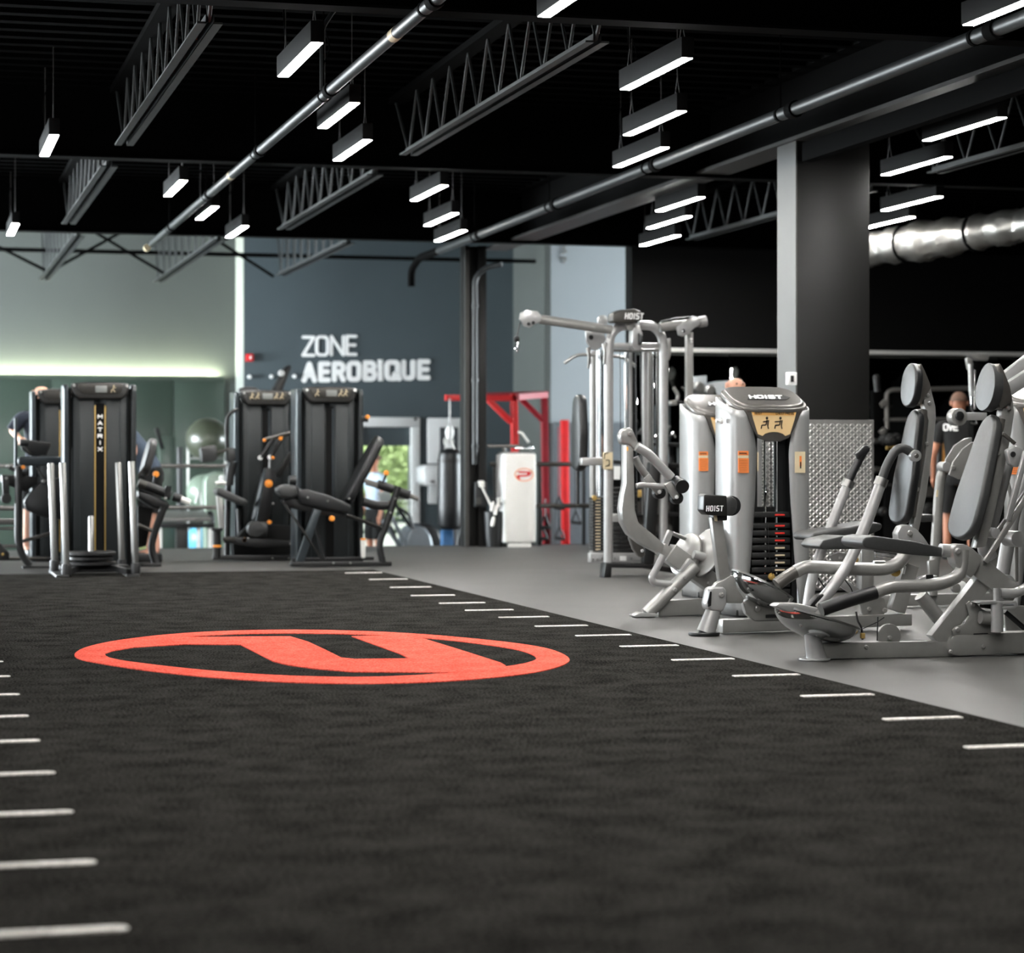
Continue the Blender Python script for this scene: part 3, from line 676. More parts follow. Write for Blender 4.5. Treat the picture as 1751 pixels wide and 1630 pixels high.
gr = k.tube('lever_grip', [(1404, 1043), (1440, 1030), (1497, 1013)], .038, 'black_metal', -.02)
k.tube('lever_tube', [(1494, 1014), (1522, 1003), (1600, 1001.5), (1645, 985), (1648, 940)], .036, 'silver', -.02, fil=.2)
k.slab('seat', [(1475, 925), (1480, 919), (1495, 916.5), (1560, 925), (1612, 937), (1613, 953), (1560, 949), (1500, 941), (1480, 937), (1475, 931)], .30, 'pad_grey', .0, bev=.018, seg=3)
k.slab('seat', [(1402, 932), (1408, 924), (1440, 917), (1530, 921), (1530, 938), (1440, 939.5), (1408, 940), (1402, 936)], .28, 'pad_grey', .45, bev=.018, seg=3)
k.tube('seat_hinge', [(1608, 941), (1652, 944)], .037, 'silver_light', .02)
k.slab('pivot_bracket', [(1629, 946), (1630, 936), (1637, 931), (1648, 930), (1664, 938), (1680, 952), (1677, 966), (1669, 980), (1661, 990), (1650, 982), (1634, 965)], .1, 'silver', -.05, bev=.012)
k.bolt((1638, 943), -.055, .02)
k.bar('upper_beam', (1665, 962), (1738, 1020), .115, .09, 'silver', -.02)
k.bar('diagonal_strut', (1682, 998), (1603, 1097), .095, .075, 'silver', .0)
k.slab('cam_plate', [(1630, 1086), (1628, 1078), (1634, 1072), (1648, 1068), (1658, 1054), (1655, 1040), (1652, 1033), (1658, 1028), (1668, 1030), (1680, 1042), (1706, 1055), (1712, 1086)], .012, 'silver', -.03, bev=.003)
for c in ((1663, 1034), (1637, 1077)): k.bolt(c, -.035, .016)
k.tube('roller_post', [(1704, 1006), (1704, 1032)], .018, 'silver_light', -.1)
k.tube('roller_post', [(1705, 1030), (1705, 1081)], .034, 'silver_light', -.1)
k.slab('stop_plate', [(1673, 1031), (1680, 1028), (1738, 1028), (1742, 1036), (1736, 1041), (1712, 1042), (1711, 1038), (1734, 1036), (1735, 1033), (1680, 1033)], .1, 'silver_light', -.13, bev=.003)
k.slab('stop_block', [(1681, 1034), (1698, 1034), (1698, 1042), (1681, 1040)], .05, 'rubber', -.06)
k.tube('side_stub', [(1676, 1056), (1700, 1058)], .036, 'silver', -.06)
k.tube('linkage_tube', [(1709, 1014), (1735, 1015), (1752, 1008), (1775, 985), (1790, 950)], .027, 'silver_light', -.08, fil=.12)
pl_ = k.disc('pulley_wheel', (1521, 1088), .068, .022, 'silver', .03); k.bolt((1521, 1091), .025, .014)
k.tube('lead_cord', [(1464, 1046), (1466, 1062), (1473, 1072), (1475, 1094)], .006, 'black_metal', .0, fil=.05, seg=6)
k.tube('lead_cord', [(1501, 1055), (1500, 1096)], .004, 'black_metal', .02, seg=6)
k.tube('lead_cord', [(1476, 1075), (1500, 1064), (1512, 1056)], .003, 'black_metal', .02, seg=6)
k.disc('pin_stub', (1475, 1092), .014, .03, 'gold', -.01, ax=(0, 0, 1))
# backrest and headrest
Yc = .19
pad('backrest', k.r, k.P((1634, 921), Yc), k.P((1692, 708), Yc), [(0, .165), (.35, .165), (.75, .12), (1, .09)], .06, 'pad_grey', rr=.13)
pad('headrest', k.r, k.P((1679, 702), Yc), k.P((1690, 621), Yc), [(0, .105), (.5, .115), (1, .085)], .055, 'pad_grey', rr=.12)
k.slab('head_plate', [(1706, 625), (1711, 620), (1718, 634), (1728, 660), (1733, 684), (1728, 690), (1712, 702), (1708, 690), (1705, 650)], .15, 'bronze', Yc-.085, bev=.012)
bf = k.slab('back_frame', [(1722, 678), (1732, 684), (1735, 705), (1730, 740), (1718, 800), (1703, 870), (1686, 935), (1668, 938), (1684, 880), (1702, 800), (1713, 735), (1713, 705)], .07, 'silver', Yc-.06, bev=.006)
for c in ((1722, 684), (1724, 698), (1707, 775), (1716, 742)): k.bolt(c, Yc-.065, .014)
k.bar('back_stay', (1716, 716), (1689, 850), .03, .12, 'bronze', Yc-.07)
k.bar('lock_lever', (1717, 742), (1737, 759), .02, .02, 'bronze', Yc-.12)
k.bar('top_frame', (1722, 648), (1790, 596), .075, .06, 'silver_light', .5)
k.bar('top_frame', (1726, 666), (1800, 618), .075, .06, 'silver_light', .35)
# right hand uprights
k.tube('rear_upright', [(1722, 782), (1691, 905), (1683, 935), (1693, 956)], .047, 'silver_light', .35, fil=.12)
k.tube('rear_upright', [(1755, 800), (1731, 884), (1713, 988)], .042, 'silver_light', .75, fil=.1)
k.bar('link_arm', (1762, 842), (1686, 962), .03, .025, 'silver', -.05); k.bar('link_arm', (1758, 836), (1703, 914), .022, .02, 'silver', .2)
k.bar('link_arm', (1757, 772), (1725, 890), .032, .03, 'silver_light', -.06)
k.disc('link_roller', (1703, 912), .03, .08, 'silver_light', .1)
k.slab('frame_gusset', [(1722, 770), (1738, 762), (1752, 768), (1752, 792), (1740, 800), (1728, 795)], .05, 'silver_light', .0, bev=.012)
k.disc('gusset_socket', (1733, 777), .016, .01, 'black_metal', -.008)
k.slab('rear_panel', [(1717, 812), (1724, 812), (1742, 880), (1742, 995), (1736, 995), (1735, 890)], .06, 'silver', .9, bev=.005)
k.disc('white_roller', (1722, 1000), .055, .12, 'silver_light', .2)
k.disc('white_roller', (1742, 922), .045, .14, 'silver_light', .15)
k.slab('rear_guard', [(1716, 1036), (1752, 1036), (1752, 1092), (1722, 1092)], .02, 'silver', .5, bev=.005)
k.tube('guard_edge', [(1718, 1046), (1752, 1075)], .015, 'black_metal', .45)
# ---- machine 2: chest press in front of the near tower
k = K('chest_press_machine', 1400, 13.2, 'silver chest press with two angled arms in front of the diamond plate', 'gym machine')
k.disc('foot_plate', (1204, 1086), .096, .018, 'black_plastic', ax=(0, 0, 1))
MB().lathe(k.P((1207, 1082)), k.P((1222, 1038))-k.P((1207, 1082)), [(.058, 0), (.044, .18)], 22).build('front_leg', 'silver_light', k.r)
k.slab('leg_clevis', [(1208, 1032), (1213, 1008), (1219, 1004), (1238, 1004), (1243, 1010), (1243, 1032), (1237, 1046), (1222, 1046), (1209, 1042)], .1, 'silver_light', -.05, bev=.014, seg=3)
k.slab('clevis_opening', [(1210, 1030), (1214, 1012), (1217, 1012), (1216, 1036), (1211, 1038)], .01, 'black_metal', -.058, bev=0)
k.bolt((1234, 1018), -.055, .018)
k.slab('shield_arm', [(1219, 1006), (1226, 997), (1252, 983), (1258, 987), (1260, 1004), (1273, 1024), (1271, 1032), (1242, 1032), (1222, 1014)], .06, 'silver', -.01, bev=.01)
k.bar('head_post', (1240, 990), (1226, 884), .072, .06, 'silver', .0)
k.slab('post_collar', [(1219, 880), (1244, 880), (1244, 890), (1221, 891)], .08, 'pad_black', -.01)
k.slab('post_sticker', [(1220.5, 881), (1226, 881), (1227, 892), (1222, 891)], .004, 'label_cream', -.018, bev=0)
hb = k.slab('bumper_pad', [(1204, 848), (1207, 845), (1243, 848), (1244, 883), (1210, 881), (1203, 873)], .12, 'badge_dark', -.06, bev=.018, seg=3)
k.disc('bumper_roller', (1251, 865), .062, .11, 'black_plastic', -.03)
k.slab('bumper_roller_face', [(1240, 850), (1252, 848), (1262, 856), (1262, 874), (1252, 883), (1240, 882)], .14, 'pad_grey', -.05, bev=.016)
word('HOIST', k.P((1208, 874), -.064), UX, UZ, .014, .011, .03, .006, .003, .15).build('bumper_logo', 'mark_white', hb)
k.slab('base_rail', [(1236, 1060), (1560, 1050), (1560, 1070), (1236, 1083)], .1, 'silver', .05)
k.slab('rail_hub', [(1270, 1030), (1280, 1024), (1330, 1024), (1345, 1034), (1345, 1062), (1290, 1062), (1275, 1050)], .05, 'silver', .04, bev=.01)
k.bolt((1296, 1041), .03, .022)
k.slab('rail_slot', [(1310, 1052), (1345, 1050), (1345, 1056), (1310, 1057)], .01, 'black_metal', .028, bev=0)
dish(k, (1256, 977), (1349, 1027), .06, .12)
k.tube('lever_grip', [(1328, 1000), (1345, 987), (1362, 977)], .04, 'bronze', 0)
k.tube('lever_tube', [(1360, 978), (1378, 969), (1450, 973), (1515, 974), (1540, 962), (1552, 938)], .042, 'silver', 0, fil=.2)
# press arms
k.tube('press_arm', [(1394, 1038), (1418, 1012), (1450, 968), (1482, 895), (1507, 824)], .036, 'silver_light', -.1, fil=.5)
k.slab('arm_foot', [(1384, 1037), (1398, 1020), (1409, 1015), (1412, 1020), (1398, 1039)], .08, 'black_metal', -.13, bev=.01)
k.tube('arm_collar', [(1504, 831), (1509, 818)], .042, 'chrome_soft', -.1)
k.tube('handle_grip', [(1508, 820), (1516, 796), (1530, 771), (1543, 765), (1556, 772), (1566, 780)], .029, 'pad_grey', -.1, fil=.15)
k.disc('handle_cap', (1567, 779.5), .036, .045, 'silver_light', -.15); k.bolt((1567, 779.5), -.15, .016, 'bronze')
k.tube('press_arm', [(1381, 1035), (1388, 990), (1402, 948), (1425, 890), (1449, 830)], .034, 'silver_light', .55, fil=.5)
k.tube('arm_collar', [(1447, 834), (1452, 822)], .042, 'chrome_soft', .55)
k.tube('handle_grip', [(1451, 824), (1466, 792), (1482, 765)], .027, 'pad_black', .55)
k.slab('handle_trigger', [(1464, 776), (1470, 771), (1479, 762), (1485, 762), (1488, 772), (1478, 778), (1468, 786)], .03, 'black_plastic', .5, bev=.006)
# seat and back
Yc = .2
pad('backrest', k.r, k.P((1530, 896), Yc), k.P((1561, 700), Yc), [(0, .14), (.45, .145), (.65, .115), (1, .08)], .06, 'pad_black', rr=.11)
pad('headrest', k.r, k.P((1549, 696), Yc), k.P((1556, 621), Yc), [(0, .1), (.5, .115), (1, .09)], .055, 'pad_black', rr=.11)
k.slab('head_plate', [(1572, 625), (1576, 621), (1582, 633), (1591, 655), (1593, 664), (1580, 684), (1573, 695), (1571, 690), (1570, 650)], .16, 'bronze', Yc-.08, bev=.012)
k.slab('back_frame', [(1580, 680), (1592, 664), (1600, 695), (1601, 715), (1595, 770), (1584, 850), (1567, 928), (1554, 928), (1568, 870), (1582, 780), (1588, 720), (1580, 690)], .07, 'silver', Yc-.05, bev=.006)
k.bar('back_stay', (1582, 700), (1561, 885), .045, .12, 'bronze', Yc-.05)
for c in ((1586, 676), (1589, 690), (1585, 759), (1569, 837)): k.bolt(c, Yc-.055, .014)
k.slab('seat', [(1386, 918), (1392, 911), (1440, 903), (1497, 893), (1510, 896), (1508, 906), (1490, 914), (1440, 922), (1390, 926)], .32, 'pad_grey', .35, bev=.02, seg=3)
k.slab('seat_bracket', [(1537, 935), (1535, 912), (1541, 900), (1553, 897), (1568, 905), (1580, 918), (1592, 936)], .09, 'silver_light', -.0, bev=.01)
k.bolt((1556, 912), -.008, .02)
k.bar('seat_post', (1484, 935), (1484, 1018), .085, .09, 'silver', .35)
k.bar('seat_post', (1560, 966), (1536, 1046), .1, .08, 'silver', .05)
k.bar('post_scale', (1548, 968), (1545, 982), .02, .012, 'white_paint', .03)
k.bar('post_scale', (1471, 945), (1470, 962), .02, .012, 'white_paint', .33)
k.disc('adjust_knob', (1533, 978), .03, .035, 'gold', .0); k.disc('adjust_knob', (1463, 957), .022, .03, 'gold', .3)
k.slab('pivot_plate', [(1468, 1024), (1480, 1018), (1512, 1022), (1518, 1040), (1508, 1058), (1490, 1062), (1474, 1050)], .02, 'silver', .1, bev=.004)
for c in ((1486, 1042), (1513, 1044)): k.bolt(c, .09, .016)
k.tube('rear_leg', [(1574, 1018), (1612, 1066)], .046, 'silver', .5)
k.slab('seat_slide', [(1420, 950), (1436, 944), (1452, 947), (1466, 968), (1430, 970)], .04, 'silver', .5, bev=.008)
k.bolt((1438, 954), .49, .016)
k.tube('slide_rod', [(1496, 947), (1555, 952)], .012, 'chrome', .2); k.tube('slide_rod', [(1497, 951), (1545, 957)], .010, 'chrome', .2)
k.tube('slide_roller', [(1494, 963), (1512, 963)], .016, 'chrome_soft', .0)
k.tube('lead_cord', [(1399, 988), (1410, 1005)], .004, 'black_metal', -.02, seg=6)
k.tube('lead_cord', [(1442, 988), (1455, 1005), (1459, 1016)], .004, 'black_metal', -.02, seg=6)
k.bar('pedal_link', (1440, 995), (1470, 1018), .06, .03, 'silver_light', .25)
k.slab('lower_bracket', [(1572, 990), (1585, 985), (1604, 984), (1606, 996), (1590, 1002), (1574, 999)], .08, 'silver_light', -.05, bev=.008)
k.slab('bracket_hole', [(1584, 983), (1596, 983), (1596, 991), (1584, 991)], .01, 'black_metal', -.055, bev=0)
k.disc('bracket_roller', (1636, 1006), .03, .03, 'silver', .1); k.disc('bracket_roller', (1646, 1002), .03, .03, 'white_paint', .3)
# ---- machine between: pale upright with twin curved plates, behind the seats
k = K('biceps_machine', 1605, 15.2, 'silver machine with bent upright and twin curved plates between the two backrests', 'gym machine')
k.tube('upright', [(1620, 795), (1609, 812), (1605, 850), (1594, 1018)], .038, 'silver', 0, fil=.1)
k.slab('curved_plate', [(1613, 806), (1618, 785), (1632, 762), (1650, 750), (1662, 748), (1662, 800), (1640, 812), (1625, 810)], .02, 'silver', -.06, bev=.004)
k.slab('curved_plate', [(1623, 812), (1630, 790), (1646, 768), (1662, 756), (1672, 756), (1672, 815), (1640, 820)], .02, 'silver', -.16, bev=.004)
k.disc('hinge', (1619, 798), .035, .1, 'silver_light', -.1); k.bolt((1630, 800), -.17, .02)
k.slab('upright_sticker', [(1601.5, 838), (1604.5, 838), (1603.5, 850), (1600.5, 850)], .003, 'label_cream', -.043, bev=0)
k.bar('base_rail', (1500, 1028), (1760, 1022), .08, .09, 'silver', 0)
k.bar('arm_link', (1648, 712), (1688, 712), .055, .04, 'silver_light', -.3)
k.disc('arm_roller', (1641, 713), .062, .09, 'silver', -.34); k.disc('roller_cap', (1642, 711), .032, .02, 'black_plastic', -.365)
k.slab('side_pad', [(1568, 884), (1575, 880), (1600, 880), (1600, 892), (1575, 893)], .3, 'pad_grey', -.0, bev=.015)
k.slab('handle_bar_clamp', [(1588, 960), (1600, 955), (1607, 966), (1604, 985), (1590, 985)], .04, 'silver', -.05, bev=.008)
# ---- machine 3: leg machine with big curved arm, left of the towers
k = K('leg_curl_machine', 1160, 14.84, 'silver leg machine with tall curved arm and slanted foot leg, left of the two towers', 'gym machine')
arm = [(1071, 756), (1083, 760), (1085, 827), (1086, 872), (1092, 894), (1123, 919), (1137, 932), (1131, 948), (1098, 931), (1077, 914), (1066, 894), (1063.5, 870), (1067, 845), (1071, 827)]
k.slab('curved_arm', arm, .12, 'silver', 0, bev=.008)
k.slab('arm_sticker', [(1071.5, 764), (1074.5, 764), (1074.5, 771), (1071.5, 771)], .003, 'label_amber', -.004, bev=0)
k.slab('arm_head', [(1064, 760), (1061, 745), (1065, 735), (1074, 731), (1082, 733), (1090, 752), (1094, 764), (1086, 772), (1078, 762)], .1, 'silver', -.01, bev=.016, seg=3)
k.bolt((1077, 742), -.015, .018)
k.tube('swing_tube', [(1089, 764), (1108, 775), (1122, 790), (1148, 817)], .032, 'silver_light', -.05, fil=.1)
k.tube('swing_tube', [(1086, 782), (1092, 796), (1110, 820)], .026, 'silver', .1, fil=.1)
k.bar('fork_plate', (1106, 815), (1129, 843), .05, .03, 'silver', .02); k.bar('fork_plate', (1142, 826), (1158, 851), .05, .03, 'silver', -.12)
k.tube('fork_bar', [(1088, 831), (1096, 829), (1112, 830), (1140, 832), (1150, 822)], .018, 'silver_light', -.03)
k.disc('small_roller', (1129, 843), .042, .06, 'rubber', .05); k.bolt((1127.5, 841.5), .015, .014, 'white_paint')
k.disc('small_roller', (1159, 852), .042, .06, 'rubber', -.08); k.bolt((1157, 850), -.125, .014, 'white_paint')
MB().lathe(k.P((1157, 822), -.05), k.P((1172, 838), -.25)-k.P((1157, 822), -.05), [(.036, 0), (.038, .10), (.048, .105), (.048, .14)], 20).build('hand_grip', 'pad_black', k.r)
k.bar('lower_beam', (1132, 938), (1160, 958), .085, .1, 'silver', .01)
k.bar('beam_sleeve', (1148, 945), (1222, 998), .13, .13, 'silver', -.02)
k.bolt((1187, 976), -.028, .018); k.bolt((1213, 998), -.028, .018)
k.bar('leg_socket', (1186, 960), (1170, 982), .07, .09, 'silver_light', -.06)
k.tube('front_leg', [(1189, 968), (1106, 1050)], .047, 'silver', -.04)
for c in ((1171, 988), (1154, 1009)): k.bolt(c, -.09, .016)
k.slab('foot_plate', [(1084, 1053), (1096, 1048), (1124, 1050), (1126, 1055), (1086, 1056)], .12, 'silver_light', -.1, bev=.004)
k.tube('loop_handle', [(1134, 950), (1125, 968), (1114, 988), (1118, 997), (1152, 1000)], .025, 'silver_light', -.05, fil=.08)
k.slab('base_rail', [(1126, 1028), (1206, 1024), (1206, 1051), (1126, 1055)], .1, 'silver', .0)
for c, rr_, dy in (((1172, 948), .155, .0), ((1206, 945), .175, -.12)):
    MB().lathe(k.P(c, dy+.1), V((-.8, -.25, .35)), [(rr_*.75, -.02), (rr_, -.01), (rr_, .004), (rr_*.9, .012), (.01, .02)], 32).build('knee_disc', 'silver', k.r)
    MB().lathe(k.P(c, dy+.1), V((-.8, -.25, .35)), [(rr_+.002, -.012), (rr_+.002, -.002)], 32).build('disc_rim', 'chrome_soft', k.r)
k.tube('disc_hub', [(1186, 948), (1212, 955)], .03, 'silver_light', -.05)
k.bar('disc_strut', (1148, 908), (1137, 935), .04, .04, 'silver_light', .1)
k.tube('knee_lever', [(1150, 912), (1180, 925), (1235, 960)], .014, 'chrome_soft', .15)
k.slab('weight_shoe', [(1076, 918), (1084, 940), (1092, 951), (1098, 955), (1104, 950), (1100, 925)], .06, 'bronze', .2, bev=.01)
k.bolt((1098, 942), .19, .012, 'white_paint')

# ---- multi station cable machine
k = K('cable_station', 1060, 19.8, 'tall silver multi station cable machine with outstretched pulley booms', 'gym machine')
k.tube('front_upright', [(1040, 962), (1041, 600), (1044, 572), (1058, 558), (1078, 557)], .042, 'silver_light', 0, fil=.35)
k.tube('front_upright', [(1134, 962), (1135, 600), (1132, 574), (1118, 557), (1092, 556)], .042, 'silver_light', 0, fil=.35)
k.tube('rear_upright', [(1015, 958), (1016, 600)], .042, 'silver', .8)
k.tube('rear_upright', [(1108, 930), (1109, 600)], .045, 'silver', .8)
for x_, m_, r_, z0 in ((1022, 'chrome', .012, 848), (1029, 'chrome', .012, 848), (1070, 'chrome', .013, 830), (1078, 'silver_light', .016, 830), (1103, 'silver_light', .03, 880), (1115, 'chrome', .013, 880), (1124, 'chrome', .014, 880)):
    k.tube('guide_rod', [(x_, z0), (x_, 598)], r_, m_, .45, seg=10)
for a, b_ in (((1060, 598), (1063, 930)), ((1087, 598), (1090, 900)), ((1095, 600), (1101, 900))): k.tube('cable', [a, b_], .005, 'black_metal', .2, seg=5)
k.bar('top_crossbar', (1045, 591), (1132, 591), .05, .05, 'silver_light', .0)
k.bar('top_crossbar', (1045, 599), (1132, 599), .025, .12, 'silver', .1)
k.slab('pulley_bracket', [(1082, 556), (1088, 552), (1094, 556), (1099, 570), (1098, 596), (1088, 600), (1081, 592)], .12, 'silver_light', -.08, bev=.008)
k.disc('centre_pulley', (1092, 580), .055, .02, 'black_plastic', -.1, ax=(1, 0, 0))
k.disc('cross_knob', (1079, 557), .045, .05, 'silver', -.08)
hd = k.slab('head_sign', [(1047, 548), (1049, 536), (1060, 530), (1085, 528), (1096, 532), (1100, 540), (1097, 548), (1080, 553), (1050, 552)], .16, 'badge', -.15, bev=.03, seg=3)
word('HOIST', k.P((1069, 545), -.155), UX, UZ, .024, .016, .048, .009, .003, .2).build('sign_logo', 'mark_white', hd)
k.slab('sign_neck', [(1070, 551), (1083, 551), (1082, 562), (1074, 562)], .08, 'badge', -.06)
k.tube('boom_tube', [(922, 546), (1045, 564)], .042, 'silver', -.1)
k.slab('boom_pulley_plate', [(888, 546), (890, 535), (900, 530), (920, 532), (926, 540), (925, 549), (915, 555), (906, 561), (896, 558), (892, 550)], .02, 'silver_light', -.17, bev=.004)
k.slab('boom_pulley_plate', [(888, 546), (890, 535), (900, 530), (920, 532), (926, 540), (925, 549), (915, 555), (906, 561), (896, 558), (892, 550)], .02, 'silver_light', -.06, bev=.004)
k.disc('boom_pulley', (901, 545), .06, .04, 'black_plastic', -.14)
k.bolt((912, 552), -.175, .016, 'black_metal'); k.bolt((904, 554), -.175, .016, 'black_metal')
k.tube('boom_cable', [(889, 551), (884, 575)], .006, 'black_metal', -.12, seg=6)
MB().sphere(k.P((883.5, 580), -.12), .028, 14, 8).build('cable_ball', 'rubber', k.r)
k.tube('cable_hook', [(883.5, 586), (886, 592), (884, 603), (881, 596), (883.5, 588)], .008, 'chrome', -.12, seg=6, fil=.01)
k.tube('boom_tube', [(1128, 560), (1198, 550.5)], .042, 'silver', -.1)
k.tube('boom_end', [(1195, 551), (1207, 549)], .05, 'silver_light', -.1)
k.tube('boom_rail', [(1130, 551), (1150, 546), (1180, 543)], .012, 'black_metal', -.1)
for dy in (-.17, -.05): k.slab('boom_pulley_plate', [(1157, 560), (1160, 573), (1168, 576), (1178, 570), (1186, 562), (1196, 556), (1200, 545), (1185, 540), (1176, 546)], .02, 'silver_light', dy, bev=.004)
k.bolt((1169, 566), -.175, .016, 'chrome')
k.bar('outer_post', (1180, 568), (1181, 940), .065, .06, 'silver', .1)
for c in ((1182, 580), (1182, 585)): k.bolt(c, .09, .01, 'white_paint')
k.tube('lat_bar', [(965, 621), (986, 606), (1012, 607), (1062, 610), (1076, 617), (1087, 627)], .015, 'silver', .6, fil=.1, seg=8)
k.slab('side_pulley_plate', [(1001, 566), (1008, 563), (1032, 566), (1036, 580), (1030, 592), (1020, 599), (1010, 596), (1003, 585)], .02, 'silver_light', .1, bev=.004)
k.disc('plate_hole', (1011, 577), .022, .01, 'black_plastic', .095)
k.disc('top_pulley', (1031, 548), .05, .03, 'silver_light', .4)
for c in ((1007, 605), (1034, 598), (1144, 590)): k.slab('gusset', [(c[0]-4, c[1]-10), (c[0]+3, c[1]-12), (c[0]+4, c[1]+14), (c[0]+1, c[1]+26), (c[0]-2, c[1]+25), (c[0]-1, c[1]+5)], .03, 'bronze' if c[0] < 1010 else 'silver', -.03, bev=.005)
k.slab('instruction_plate', [(1031, 774), (1034, 773.5), (1048, 773.5), (1048, 803), (1033, 803.5), (1031, 800)], .01, 'label_cream', -.055, bev=.004)
ip = MB()
for a, b_ in (((1036, 787), (1042, 787)), ((1042, 787), (1042, 796)), ((1035, 798), (1042, 795)), ((1033, 785), (1034, 776)), ((1034, 776), (1040, 774.5))): ip.bar(k.P(a, -.058), k.P(b_, -.058), .008, .003)
ip.build('instruction_print', 'mark_black', k.r)
k.slab('seat_arm_collar', [(995, 783), (1031, 782), (1031, 796), (995, 796)], .08, 'silver_light', .0, bev=.01)
k.slab('low_collar', [(1041, 879), (1058, 879), (1058, 893), (1041, 893)], .08, 'silver_light', -.03, bev=.008)
pad('back_pad', k.r, k.P((983, 806), .3), k.P((984, 675), .3), [(0, .13), (.5, .15), (1, .1)], .085, 'pad_black', rr=.1)
k.tube('pad_stem', [(988, 800), (988, 862)], .016, 'black_metal', .3)
def stack(nm, x0, x1, ytop, ybot, dy, dashes, n):
    a, b_ = k.P((x0, ybot), dy), k.P((x1, ytop), dy)
    for i in range(n):
        z0 = a.z+(b_.z-a.z)*i/n; z1_ = a.z+(b_.z-a.z)*(i+.88)/n
        pt = MB().bb(a.x, b_.x, a.y, a.y+.12, z0, z1_).build('weight_plate', 'stack_black', k.r, .002)
        if dashes: xm = (a.x+b_.x)/2; MB().bb(xm-.025, xm+.022, a.y-.004, a.y, z0+.008, z1_-.008).build('plate_mark', 'mark_cream', pt)
stack('l', 1013.5, 1032, 850, 942, .35, True, 17)
stack('m', 1048, 1090, 832, 946, .4, False, 15)
k.slab('stack_knob', [(1013, 848), (1018, 847), (1022, 852), (1018, 857), (1014, 855)], .03, 'gold', .32)
k.slab('base_plate', [(1009, 946), (1106, 946), (1106, 962), (1009, 962)], .08, 'silver_light', .2, bev=.005)
k.slab('base_label', [(1060, 951), (1071, 951), (1071, 959), (1060, 959)], .004, 'white_paint', .193, bev=0)
for c in ((1014, 956), (1022, 956), (1030, 956), (1052, 955), (1080, 955)): k.bolt(c, .19, .012, 'chrome_soft')
k.slab('black_foot', [(1036, 962), (1047, 963), (1045, 988), (1032, 989)], .14, 'black_metal', -.1, bev=.006)
k.slab('black_foot', [(1046, 962), (1098, 963), (1155, 971), (1155, 981), (1098, 972), (1046, 971)], .1, 'black_metal', -.05, bev=.006)
k.bar('upholstered_column', (1121, 790), (1110, 965), .11, .1, 'black_plastic', -.05, bev=.02)
k.bar('cross_arm', (1049, 790), (1160, 796), .035, .05, 'black_metal', .5)
